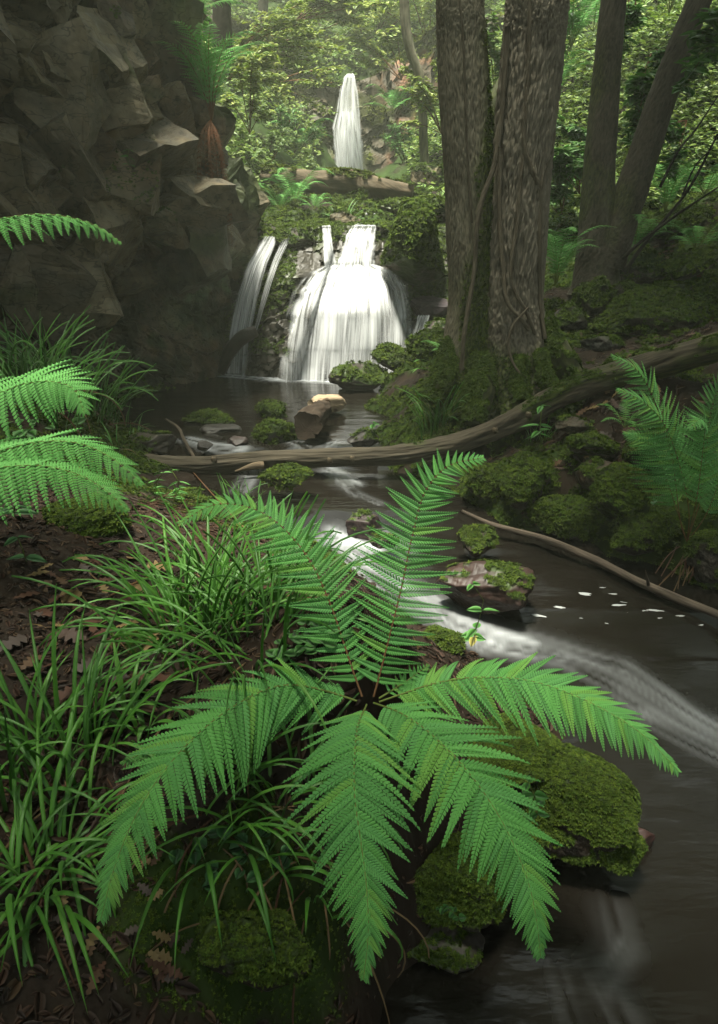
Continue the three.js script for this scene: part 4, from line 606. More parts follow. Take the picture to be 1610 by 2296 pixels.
// ---------------------------------------------------------------- ferns
// one leaflet of unit length along +x, lobed on both edges, face +y; bend: sideways sweep, droop: fall of the tip
function pinnaGeo(nl, bend, droop, rows, tipPow = 0.75, gap = 0.9) {
  const g = new Geo(), spine = (x) => [x, -droop * x * x, bend * x * x];
  for (const s of [-1, 1]) for (let j = 0; j < nl; j++) {
    const x0 = (j + 0.5) / nl * 0.97, hx = 0.485 / nl * gap, ly = 0.5 * Math.pow(1 - x0, tipPow) * (0.75 + 0.25 * Math.min(1, x0 * 10)) * (1 + 0.08 * hash(j, s, nl)), lean = 0.35 * ly;
    const F = rows === 3 ? [0, 0.5, 0.86, 1] : rows === 2 ? [0, 0.65, 1] : [0, 1], W = rows === 3 ? [1.05, 1, 0.8, 0.3] : rows === 2 ? [1.05, 0.95, 0.3] : [1.1, 0.25], ids = [];
    F.forEach((f, k) => { const cx = x0 + lean * f * 0.35, y = s * (0.015 + (ly - 0.015) * f), w = hx * W[k], row = [];
      for (const e of rows > 1 ? [-1, 0, 1] : [-1, 1]) { const sp = spine(cx + e * w), up = (f === 0 ? -0.012 : 0) + (e === 0 ? 0.011 : -0.010) * (rows > 1 ? Math.min(1, f * 2 + 0.1) : 0) + 0.05 * ly * Math.sin(f * 2.4) ; row.push(g.v(sp[0], sp[1] + up, sp[2] + y)); } ids.push(row); });
    for (let k = 0; k + 1 < ids.length; k++) for (let e = 0; e + 1 < ids[k].length; e++) g.q(ids[k][e], ids[k][e + 1], ids[k + 1][e + 1], ids[k + 1][e]);
  }
  const tip = spine(0.94), a = g.v(tip[0], tip[1], tip[2] - 0.03), b = g.v(tip[0], tip[1], tip[2] + 0.03), e = spine(1.0), c = g.v(e[0], e[1], e[2]); g.t(a, c, b);
  return g.done();
}
const pinnaSets = {
  fine: [0, 1].map((m) => [[0.10, 0.10], [0.16, 0.2], [0.05, 0.05], [0.12, 0.28]].map(([b, d]) => pinnaGeo(18, m ? b : -b, d, 3, 0.72, 0.87))),
  lacy: [0, 1].map((m) => [[0.08, 0.1], [0.14, 0.2], [0.05, 0.3]].map(([b, d]) => pinnaGeo(14, m ? b : -b, d, 2, 0.75, 0.72))),
  plain: [0, 1].map((m) => [[0.08, 0.1], [0.1, 0.25]].map(([b, d]) => pinnaGeo(8, m ? b : -b, d, 1, 0.7, 0.9))),
};
const widthAt = { shuttle: (t) => (0.6 + 0.4 * ss(-0.05, 0.3, t)) * Math.pow(clamp((1.02 - t) / 0.62), 0.78) + 0.012, triangle: (t) => Math.pow(1 - t, 0.75) * (0.75 + 0.25 * Math.min(1, t * 6)) + 0.03 };
// a frond along survey points; leaflets are its own meshes (or one merged mesh when merge is set)
function frond(parent, pts, { n = 34, L = 0.12, W = 0.17, set = 'fine', mat = M.fern, t0 = 0.05, hint = new V3(0, 1, 0.25), shape = 'shuttle', droop = 0.12, rr0 = 0.0028, stemMat = M.rachis, seed = 1, angle = 0.35, name = 'frond', merge = false } = {}) {
  const r = rngOf(seed * 31 + 7), curve = new THREE.CatmullRomCurve3(pts, false, 'centripetal'), len = curve.getLength(), o = pts[0];
  const rach = new THREE.TubeGeometry(curve, 40, 1, 6, false); { const P = rach.attributes.position, ring = 7; for (let j = 0; j <= 40; j++) { const c = curve.getPointAt(j / 40), k = rr0 * (1 - 0.8 * j / 40); for (let i = 0; i < ring; i++) { const q = j * ring + i; P.setXYZ(q, c.x + (P.getX(q) - c.x) * k, c.y + (P.getY(q) - c.y) * k, c.z + (P.getZ(q) - c.z) * k); } } }
  const root = part(name, rach, stemMat, parent), bits = [];
  const S = new V3(), N = new V3(), X = new V3(), Z = new V3(), Y = new V3(), m = new THREE.Matrix4();
  for (let i = 0; i < n; i++) {
    const t = t0 + (1 - t0) * (1 - Math.pow(1 - i / (n - 1), 1.28)) * 0.992, u = (t - t0) / (1 - t0), p = curve.getPointAt(t), T = curve.getTangentAt(t); N.copy(hint).addScaledVector(T, -hint.dot(T)).normalize(); S.crossVectors(T, N).normalize();
    const l = L * widthAt[shape](u);
    for (const s of [-1, 1]) {
      const a = angle + 0.55 * u * u + 0.10 * nz(u * 9, s, seed) + rr(-0.08, 0.08, r), k = l * rr(0.86, 1.06, r), dr = droop + 0.22 * nz(u * 7, s * 3, seed + 5) + rr(-0.08, 0.08, r);
      X.copy(S).multiplyScalar(s * Math.cos(a)).addScaledVector(T, Math.sin(a)).addScaledVector(N, 0.10 - dr).normalize();
      Y.copy(N).addScaledVector(T, rr(-0.22, 0.12, r)).addScaledVector(X, -N.dot(X)).normalize(); Y.addScaledVector(X, -Y.dot(X)).normalize(); Z.crossVectors(X, Y);
      // the +z edge of the piece looks towards the tip on one side and away on the other
      const w = W * L * Math.min(1, 0.25 + l / L * 0.95) , mir = Z.dot(T) > 0 ? 1 : 0, G = pinnaSets[set][mir], geo = G[Math.floor(r() * G.length)];
      m.makeBasis(X.clone().multiplyScalar(k), Y.clone().multiplyScalar(k * 0.9), Z.clone().multiplyScalar(w)); m.setPosition(p.x - X.x * k * 0.03, p.y - X.y * k * 0.03, p.z - X.z * k * 0.03);
      if (merge) bits.push(geo.clone().applyMatrix4(m)); else { if (set === 'fine' && r() < 0.012) continue; const q = part('pinna', geo, set === 'fine' && r() < 0.006 ? brownTip : pick(mat === M.fern ? fernTones : brackenTones, r), root); q.matrixAutoUpdate = false; q.matrix.copy(m); m.decompose(q.position, q.quaternion, q.scale); q.matrixAutoUpdate = true; }
    }
  }
  if (merge) part('leaflets', mergeGeometries(bits), mat, root).userData.kind = 'stuff';
  return root;
}
const S3 = (list) => list.map(([x, y, d]) => atD(x, y, d));
{ // the spreading fern
  const f = thing('fern', 'bright green fern spreading its fronds in a ring on the near bank', 'fern');
  frond(f, S3([[800, 1572, 1.36], [740, 1552, 1.37], [660, 1536, 1.36], [600, 1545, 1.33], [500, 1600, 1.24], [400, 1690, 1.12], [320, 1800, 1.02], [262, 1930, 0.92], [226, 2062, 0.85]]), { n: 41, L: 0.19, W: 0.165, mat: M.fern, seed: 1, droop: 0.3, angle: 0.45 });
  frond(f, S3([[822, 1580, 1.36], [800, 1640, 1.17], [795, 1780, 0.985], [808, 1880, 0.905], [822, 1990, 0.84], [826, 2090, 0.79], [815, 2195, 0.75]]), { n: 39, L: 0.17, W: 0.165, mat: M.fern, seed: 2, droop: 0.28, angle: 0.5, t0: 0.1 });
  frond(f, S3([[838, 1576, 1.36], [900, 1600, 1.27], [965, 1645, 1.18], [1040, 1720, 1.075], [1100, 1800, 0.985], [1150, 1890, 0.91], [1188, 1990, 0.85], [1204, 2070, 0.81], [1212, 2145, 0.785]]), { n: 41, L: 0.18, W: 0.17, mat: M.fern, seed: 3, droop: 0.28, angle: 0.48, t0: 0.08 });
  frond(f, S3([[850, 1574, 1.37], [905, 1555, 1.39], [965, 1535, 1.40], [1050, 1520, 1.40], [1180, 1525, 1.37], [1290, 1560, 1.31], [1390, 1612, 1.235], [1450, 1655, 1.195], [1522, 1730, 1.14]]), { n: 41, L: 0.17, W: 0.17, mat: M.fern, seed: 4, droop: 0.38, angle: 0.42, t0: 0.08 });
  frond(f, S3([[812, 1562, 1.38], [790, 1500, 1.42], [770, 1440, 1.46], [735, 1340, 1.52], [690, 1250, 1.58], [625, 1175, 1.63], [560, 1138, 1.65], [480, 1132, 1.65], [400, 1175, 1.6]]), { n: 36, L: 0.14, W: 0.18, mat: M.fern, seed: 5, stemMat: M.stem, hint: new V3(0, 0.9, 0.5), t0: 0.06, angle: 0.28 });
  frond(f, S3([[838, 1562, 1.38], [860, 1480, 1.42], [880, 1400, 1.46], [902, 1310, 1.51], [925, 1200, 1.56], [955, 1100, 1.60], [1005, 1045, 1.625], [1085, 1026, 1.64]]), { n: 34, L: 0.15, W: 0.165, mat: M.fern, seed: 6, stemMat: M.stem, hint: new V3(0.1, 0.8, 0.7), t0: 0.06, angle: 0.12 });
  frond(f, S3([[850, 1566, 1.38], [900, 1535, 1.42], [935, 1510, 1.45], [960, 1490, 1.48]]), { n: 12, L: 0.06, mat: M.fern, seed: 7, t0: 0.2 });
}
{ // lacy bracken from the bank
  const f = thing('bracken', 'tall lacy bracken arching its highest frond across the cliff', 'fern');
  frond(f, S3([[-330, 900, 2.3], [-230, 600, 2.3], [-100, 510, 2.25], [0, 490, 2.2], [80, 480, 2.15], [150, 486, 2.1], [215, 506, 2.05], [272, 545, 2.0]]), { n: 26, L: 0.2, W: 0.26, set: 'lacy', mat: M.bracken, t0: 0.25, seed: 11, shape: 'triangle', droop: 0.75, hint: new V3(0.2, 1, 0.5) });
  frond(f, S3([[-300, 950, 2.5], [-150, 880, 2.5], [-20, 885, 2.5], [50, 862, 2.45], [110, 855, 2.4], [165, 872, 2.33], [190, 925, 2.25]]), { n: 22, L: 0.24, W: 0.2, set: 'lacy', mat: M.bracken, t0: 0.3, seed: 12, droop: 0.3, hint: new V3(0.1, 0.9, 0.6) });
  const g = thing('bracken', 'broad lacy bracken fronds overhanging the mossy hummock', 'fern');
  frond(g, S3([[-320, 1120, 2.2], [-150, 1040, 2.2], [0, 1010, 2.15], [90, 990, 2.1], [180, 995, 2.05], [255, 1030, 2.0], [318, 1085, 1.95]]), { n: 24, L: 0.32, W: 0.2, set: 'lacy', mat: M.bracken, t0: 0.15, seed: 13, droop: 0.5, shape: 'triangle', hint: new V3(0.1, 0.9, 0.5) });
  frond(g, S3([[-300, 1140, 2.1], [-120, 1070, 2.1], [0, 1048, 2.05], [100, 1045, 2.0], [190, 1070, 1.95], [250, 1110, 1.9], [285, 1145, 1.87]]), { n: 24, L: 0.3, W: 0.2, set: 'lacy', mat: M.bracken, t0: 0.15, seed: 14, droop: 0.5, shape: 'triangle', hint: new V3(0.1, 0.9, 0.5) });
  const h = thing('bracken', 'lone lacy frond beside the dead rush leaves', 'fern');
  frond(h, S3([[-160, 2260, 1.05], [-60, 2180, 1.05], [20, 2140, 1.02], [90, 2140, 1.0], [155, 2158, 0.98]]), { n: 20, L: 0.13, W: 0.22, set: 'lacy', mat: M.bracken, t0: 0.1, seed: 15, droop: 0.35, shape: 'triangle' });
  const k = thing('bracken', 'small lacy frond under the spreading fern', 'fern');
  frond(k, S3([[440, 1690, 1.35], [380, 1680, 1.33], [320, 1690, 1.3], [270, 1710, 1.27]]), { n: 18, L: 0.09, W: 0.22, set: 'lacy', mat: M.bracken, t0: 0.05, seed: 16, droop: 0.45, shape: 'triangle' });
  frond(k, S3([[440, 1700, 1.35], [390, 1730, 1.3], [350, 1790, 1.24], [330, 1850, 1.2]]), { n: 16, L: 0.07, W: 0.22, set: 'lacy', mat: M.bracken, t0: 0.05, seed: 17, droop: 0.35, shape: 'triangle' });
}
{ // the tall fern on the far bank
  const f = thing('fern', 'tall fern with brown stalks at the far bank edge', 'fern'), c = [1540, 1215, 3.05];
  const P = [[[1528, 1180, 3.03], [1505, 1020, 3.0], [1468, 900, 2.96], [1428, 830, 2.92], [1372, 796, 2.88]], [[1545, 1150, 3.0], [1520, 1030, 2.95], [1485, 945, 2.9], [1440, 900, 2.86], [1385, 872, 2.84]], [[1570, 1120, 3.05], [1585, 1000, 3.05], [1600, 900, 3.05], [1640, 820, 3.0]], [[1560, 1130, 2.95], [1575, 1020, 2.85], [1580, 960, 2.78], [1570, 940, 2.7], [1545, 960, 2.62]], [[1580, 1160, 3.0], [1640, 1020, 2.95], [1690, 960, 2.9]], [[1520, 1150, 3.08], [1480, 1040, 3.1], [1450, 990, 3.1], [1400, 970, 3.1]]];
  P.forEach((p, i) => frond(f, S3([c, ...p].map(([x, y, d]) => [x, y, d + 0.42])), { n: 30, L: 0.2, W: 0.15, set: 'lacy', mat: M.fern, stemMat: M.stem, t0: 0.3, seed: 20 + i, droop: 0.25, hint: new V3(-0.3, 0.8, 0.6) }));
  const r = rngOf(77); for (let i = 0; i < 16; i++) { const x0 = 1535 + rr(-20, 45, r), x1 = x0 + rr(-75, 25, r), a = atD(x0, 1225, 3.42), e = atD(x1, 1300 + rr(-30, 40, r), 3.26), b = a.clone().lerp(e, 0.45).add(new V3(rr(-0.02, 0.02, r), rr(0, 0.03, r), rr(0, 0.04, r))); part('dead_stalk', new THREE.TubeGeometry(new THREE.CatmullRomCurve3([a, b, e]), 8, 0.003, 5), i % 3 ? M.deadFern : M.straw, f); }
}
// ferns seen from afar: shared fronds
const farFronds = [0, 1, 2, 3].map((k) => { const tmp = new THREE.Group(), up = [0.55, 0.75, 0.35, 0.9][k]; const f = frond(tmp, [[0, 0], [0.25, up * 0.45], [0.55, up * 0.72], [0.8, up * 0.72], [1, up * 0.58]].map(([x, y]) => new V3(x, y, 0)), { n: 26, L: 0.24, W: 0.16, set: 'plain', t0: 0.16, seed: 40 + k, droop: 0.2, hint: new V3(0, 1, 0), rr0: 0.008, merge: true }); return [f.geometry, f.children[0].geometry]; });
function farFern(px, py, d, size, n, mat, label, opt = {}) {
  const p = atD(px, py, d), t = thing('fern', label, 'fern', p, opt.group), r = rngOf(px * 7 + py);
  for (let i = 0; i < n; i++) { const k = opt.up ? pick([1, 3], r) : Math.floor(r() * 4), s = size * rr(0.75, 1.1, r), a = (i + r() * 0.6) / n * 6.28 + (opt.turn ?? 0); const st = part('frond', farFronds[k][0], opt.stem ?? M.rachis, t); st.scale.setScalar(s); st.rotation.set(0, a, 0); const lean = opt.up ?? 0; if (lean) st.rotateZ(lean * rr(0.5, 1, r)); part('leaflets', farFronds[k][1], mat, st).userData.kind = 'stuff'; }
  return t;
}
{
  const f = farFern(474, 270, 7.3, 0.8, 15, M.fern, 'large fern on the cliff edge with a skirt of dead brown fronds', { up: 0.55, stem: M.stem });
  const r = rngOf(91); for (let i = 0; i < 14; i++) { const x = rr(-0.12, 0.16, r), l = rr(0.6, 1.15, r); const dead = frond(f, [[0, 0, 0.05], [x * 0.6, -0.15, 0.22], [x, -l * 0.5, 0.26], [x * 1.15, -l, 0.24]].map((a) => new V3(...a)), { n: 22, L: 0.07, W: 0.2, set: 'plain', mat: M.rustFern, stemMat: M.rustFern, seed: 200 + i, droop: 0.9, hint: new V3(rr(-0.6, 0.6, r), 0.2, 1), name: 'dead_frond', merge: true, t0: 0.15 }); }
}
for (const [px, py, d, s, n, m, label, o] of [
  [675, 335, 15.2, 0.75, 9, 'fern', 'small fern on the slope beside the upper waterfall'], [660, 455, 10.6, 0.62, 9, 'fern', 'pale fern drooping over the moss above the slanting fall'], [628, 470, 10.3, 0.5, 8, 'fern', 'low fern tucked beneath the moss-topped log'],
  [705, 470, 10.2, 0.35, 8, 'fern', 'little fern by the squat mossy boulder'], [1245, 640, 7.0, 0.62, 10, 'fern', 'upright green fern between the twin tree and the forked tree', { up: 0.45 }], [1490, 478, 8.3, 0.6, 9, 'fern', 'fern with upright fronds on the upper slope', { up: 0.4 }], [1580, 440, 8.2, 0.6, 9, 'fern', 'fern high at the slope edge'],
  [1420, 570, 7.3, 0.5, 9, 'fern', 'low fern fanning beside the forked tree foot'], [1560, 560, 7.4, 0.5, 8, 'fern', 'fern over the moss-striped slab'], [1280, 110, 10.8, 0.8, 9, 'fern', 'fern on the steep slope behind the furrowed stem', { up: 0.3 }], [1500, 30, 11.5, 0.9, 10, 'fern', 'fern at the top of the steep slope', { up: 0.3 }],
  [1330, 70, 12, 0.8, 9, 'fern', 'fern hanging beside the forked tree'], [1230, 240, 10.6, 0.7, 9, 'fern', 'fern by the mossy leaning trunk', { up: 0.3 }], [880, 250, 16.3, 0.7, 9, 'fern', 'pale fern high on the wall by the upper waterfall'], [995, 790, 6.8, 0.24, 7, 'fern', 'tiny fern on the rounded mossy boulder'],
  [440, 30, 9.6, 0.6, 9, 'fern', 'fern hanging from the cliff top'], [1185, 330, 9.4, 0.5, 8, 'fern', 'small fern glimpsed between the two tree stems'], [1400, 960, 4.1, 0.22, 6, 'fern', 'small fern among the dead leaves on the bank'],
]) farFern(px, py, d, s, n, M[m], label, o);

// ---------------------------------------------------------------- rushes and grasses
const bladeGeos = [0, 1, 2, 3, 4, 5, 6].map((k) => { // unit length, arching towards +x
  const g = new Geo(), n = 10, bend = [0.5, 0.9, 1.4, 2.0, 2.6, 0.25, 1.1][k]; let x = 0, y = 0;
  for (let i = 0; i <= n; i++) { const t = i / n, a = bend * Math.pow(t, 1.3); if (i) { x += Math.sin(a) / n; y += Math.cos(a) / n; } const w = 0.5 * (t < 0.5 ? 0.8 + 0.4 * t : Math.pow((1 - t) / 0.5, 0.7)); g.v(x, y, -w); g.v(x - 0.012 * Math.cos(a), y + 0.012 * Math.sin(a), 0); g.v(x, y, w); }
  for (let i = 0; i < n; i++) { const a = i * 3; g.q(a, a + 1, a + 4, a + 3); g.q(a + 1, a + 2, a + 5, a + 4); } return g.done();
});
function rush(name, label, spots, n, len, wid, { mats = bladeMats, lean = [0, 0], spread = 0.12, bends = [0, 1, 2, 3, 6], dead = 0, seed = 1, out = 0.5 } = {}) {
  const t = thing(name, label, 'grass', spots[0]), r = rngOf(seed * 53);
  for (let i = 0; i < n; i++) {
    const c = spots[i % spots.length], a = r() * 6.28, k = Math.sqrt(r()) * spread, isDead = r() < dead, m = part('blade', bladeGeos[isDead ? pick([3, 4], r) : pick(bends, r)], isDead ? pick([M.straw, M.deadFern], r) : pick(mats, r), t), L = len * rr(0.55, 1.1, r);
    const gx = c.x + Math.cos(a) * k, gz = c.z + Math.sin(a) * k; m.position.set(gx - spots[0].x, (spots.fixed ? c.y : ground(gx, gz)) - 0.01 - spots[0].y, gz - spots[0].z);
    m.rotation.order = 'YXZ'; m.rotation.y = -a + rr(-0.7, 0.7, r); m.rotation.z = -rr(0, out, r) - (isDead ? 0.9 : 0); m.scale.set(L, L, wid * rr(0.7, 1.2, r) * (isDead ? 0.6 : 1));
  }
  return t;
}
const spots = (...a) => a.map(([x, y]) => hit(x, y));
rush('rush_clump', 'tall bright rush clump leaning from the bank in front of the cliff', spots([60, 900], [130, 880], [20, 870], [170, 910], [90, 930], [210, 930]), 230, 0.7, 0.014, { spread: 0.2, seed: 1, dead: 0.12, });
rush('rush_clump', 'thick dark green rush clump behind the spreading fern', spots([450, 1420], [540, 1400], [600, 1360], [400, 1380], [500, 1330], [580, 1460], [420, 1460]), 295, 0.44, 0.010, { spread: 0.15, seed: 2, dead: 0.16, out: 0.7 });
rush('rush_clump', 'long-bladed rush clump on the bare muddy bank', spots([60, 1700], [130, 1690], [20, 1760], [190, 1720]), 110, 0.42, 0.011, { spread: 0.08, seed: 3, dead: 0.14 });
rush('rush_clump', 'drooping rush clump with withered leaves below the long-bladed clump', spots([60, 1960], [20, 2020], [110, 1980], [150, 1900]), 140, 0.34, 0.011, { spread: 0.08, seed: 4, dead: 0.35, bends: [2, 3, 4], out: 0.9 });
rush('rush_clump', 'rush blades hanging under the spreading fern among straw', spots([480, 1780], [560, 1850], [620, 1800], [430, 1840], [680, 1850]), 130, 0.32, 0.010, { spread: 0.1, seed: 5, dead: 0.32, bends: [1, 2, 3, 4], out: 0.9 });
rush('rush_clump', 'pale young rush tuft at the edge of the spreading fern', spots([330, 1640], [290, 1620]), 16, 0.22, 0.016, { spread: 0.03, seed: 6, bends: [1, 2, 3] });
rush('rush_clump', 'slim rush clump growing on the mossy bank beside the twin tree', spots([985, 955], [965, 975], [1000, 935]), 46, 0.42, 0.013, { spread: 0.08, seed: 7, bends: [0, 1, 2, 5] });
rush('rush_clump', 'thin rush tuft at the water edge behind the fern', spots([520, 1130], [560, 1140]), 20, 0.26, 0.009, { spread: 0.08, seed: 8, bends: [0, 1, 5] });
rush('rush_clump', 'yellowing rush tuft under the tall bright clump', spots([280, 960], [260, 1000], [300, 985]), 34, 0.26, 0.012, { spread: 0.07, seed: 9, dead: 0.45, bends: [1, 2, 3] });
rush('rush_clump', 'thin grass tuft beside the leafy seedling on the bank', spots([1195, 990], [1220, 985]), 16, 0.18, 0.006, { spread: 0.03, seed: 10, bends: [0, 1, 5] });
rush('rush_clump', 'grass tuft above the little fern by the upper log', [atD(770, 480, 10)], 26, 0.4, 0.02, { spread: 0.08, seed: 11, bends: [1, 2] });

// ---------------------------------------------------------------- seedlings and herbs
const greenLeaf = [[0.06, 0.19, 0.03], [0.045, 0.14, 0.025], [0.10, 0.24, 0.03], [0.035, 0.11, 0.03], [0.28, 0.25, 0.06]].map((c) => std({ color: col(...c), roughness: 0.6, transmission: 0.25, thickness: 0, specularIntensity: 0.5 }));
function seedling(label, pts, size, mat, { pairs = 5, t0 = 0.25, geo = ovate, yellow = -1, seed = 1, group } = {}) {
  const t = thing('seedling', label, 'plant', pts[0], group), r = rngOf(seed * 19), rel = pts.map((p) => p.clone().sub(pts[0])), c = new THREE.CatmullRomCurve3(rel); part('stem', new THREE.TubeGeometry(c, 12, size * 0.03, 5), M.rachis, t);
  for (let i = 0; i < pairs; i++) for (const s of [-1, 1]) { const p = c.getPointAt(clamp(t0 + (1 - t0) * i / (pairs - 1 || 1))), m = part('leaf', geo, i === yellow ? greenLeaf[4] : greenLeaf[mat], t); m.position.copy(p); m.rotation.order = 'YZX'; m.rotation.set(rr(-0.25, 0.4, r), (s > 0 ? 0 : Math.PI) + (i % 2 ? 0.9 : 0.1) + rr(-0.4, 0.4, r), rr(-0.35, 0.15, r)); m.scale.setScalar(size * rr(0.75, 1.1, r) * (i === pairs - 1 ? 0.75 : 1)); }
  return t;
}
seedling('tall thin seedling with paired toothed leaves over the white rapid', [hit(1062, 1440), atD(1070, 1400, 2.3), atD(1085, 1350, 2.25), atD(1060, 1310, 2.22)], 0.062, 0, { pairs: 6, t0: 0.35, yellow: 1, seed: 1 });
seedling('small pale-leaved seedling on the big moss-covered boulder', [atD(1205, 1830, 1.33), atD(1200, 1790, 1.32), atD(1185, 1755, 1.33)], 0.045, 0, { pairs: 4, t0: 0.1, seed: 2 });
seedling('leafy upright seedling growing beside the long trunk', [hit(1210, 985), atD(1212, 945, 4.2), atD(1215, 910, 4.2)], 0.13, 0, { pairs: 4, t0: 0.2, geo: oblong, seed: 3 });
seedling('tiny creeping sprig at the foot of the drooping fronds', [atD(1030, 2060, 1.16), atD(1010, 2040, 1.18), atD(985, 2035, 1.2)], 0.02, 1, { pairs: 5, t0: 0.05, geo: roundLeaf, seed: 4 });
seedling('small herb with two dark leaves near the tall fern stalks', [hit(1455, 1175), hit(1455, 1175).add(new V3(-0.01, 0.06, 0)), hit(1455, 1175).add(new V3(0, 0.12, 0.01))], 0.085, 3, { pairs: 2, seed: 5 });
seedling('dull toothed herb under the broad bracken fronds', [hit(30, 1160), atD(40, 1120, 2.3), atD(50, 1100, 2.28)], 0.09, 3, { pairs: 3, seed: 6 });
seedling('dark herb leaves beside the dry twigs', [hit(60, 1260), atD(50, 1230, 2.2), atD(40, 1205, 2.18)], 0.08, 3, { pairs: 2, seed: 16 });
seedling('bluish-green vetch sprig over the end of the long trunk', [hit(390, 1120), atD(400, 1080, 3.3), atD(385, 1055, 3.3)], 0.07, 0, { pairs: 6, t0: 0.1, geo: oblong, seed: 7 });
seedling('loose leafy sprig beside the vetch at the water edge', [hit(350, 1130), atD(350, 1085, 3.2), atD(365, 1060, 3.2)], 0.07, 0, { pairs: 5, t0: 0.1, geo: roundLeaf, seed: 8 });
seedling('round-leaved bank herb by the pool side', [hit(835, 965), atD(842, 960, 5.0), atD(838, 950, 5.0)], 0.08, 0, { pairs: 2, geo: roundLeaf, seed: 9 });
seedling('starry bright herb under the rounded mossy boulder', [hit(940, 830), atD(945, 815, 6.3), atD(942, 806, 6.3)], 0.12, 2, { pairs: 3, geo: oblong, seed: 10 });
seedling('pennywort rosette on the brown cliff face', [[289, 372], [287, 360], [288, 335]].map(([x, y]) => { const c = cliffHit(289, 368); return atD(x, y, -c.z - 0.22); }), 0.07, 0, { pairs: 3, t0: 0.1, geo: roundLeaf, seed: 11 });
{ // patches of round leaves
  const r = rngOf(404); for (const [px, py, w, h, n, s, mt, label] of [[690, 1450, 70, 40, 34, 0.036, 1, 'patch of round creeping leaves at the foot of the rush clump'], [520, 1950, 130, 60, 22, 0.036, 3, 'scattered dark round leaves on the mossy lump'], [100, 975, 90, 20, 20, 0.09, 1, 'mat of bramble leaves under the tall bright rushes']]) {
    const t = thing('creeping_herb', label, 'plant', hit(px, py)); for (let i = 0; i < n; i++) { const q = hit(px + rr(-w, w, r), py + rr(-h, h, r)), m = part('leaf', roundLeaf, greenLeaf[mt], t); m.position.copy(q).sub(t.position); m.position.y += 0.012 + 0.02 * r(); m.rotation.set(rr(0, 0.4, r), r() * 6.28, rr(-0.2, 0.3, r)); m.scale.setScalar(s * rr(0.7, 1.3, r)); }
  }
}
// ---------------------------------------------------------------- dead leaves, twigs, rusty bracken
const oakLeaf = [0, 1, 2].map((k) => { const g = new Geo(), n = 28, r = rngOf(k + 9), out = []; for (let i = 0; i <= n; i++) { const t = i / n, w = 0.28 * Math.pow(Math.sin(Math.PI * Math.pow(t, 0.85)), 0.7) * (0.68 + 0.32 * Math.cos(t * 6.28 * 4.3 + k)) + 0.012; out.push([t, w]); } const z = (t, s) => 0.10 * Math.sin(t * 3 + k) + 0.22 * s * s * (k === 1 ? 1 : -0.4) + 0.02 * nz(t * 6, s * 6, k); out.forEach(([t, w]) => { g.v(t, z(t, -w), -w); g.v(t, z(t, 0) - 0.01, 0); g.v(t, z(t, w * 0.9), w * 0.9); }); for (let i = 0; i < n; i++) { const a = i * 3; g.q(a, a + 1, a + 4, a + 3); g.q(a + 1, a + 2, a + 5, a + 4); } return g.done(); });
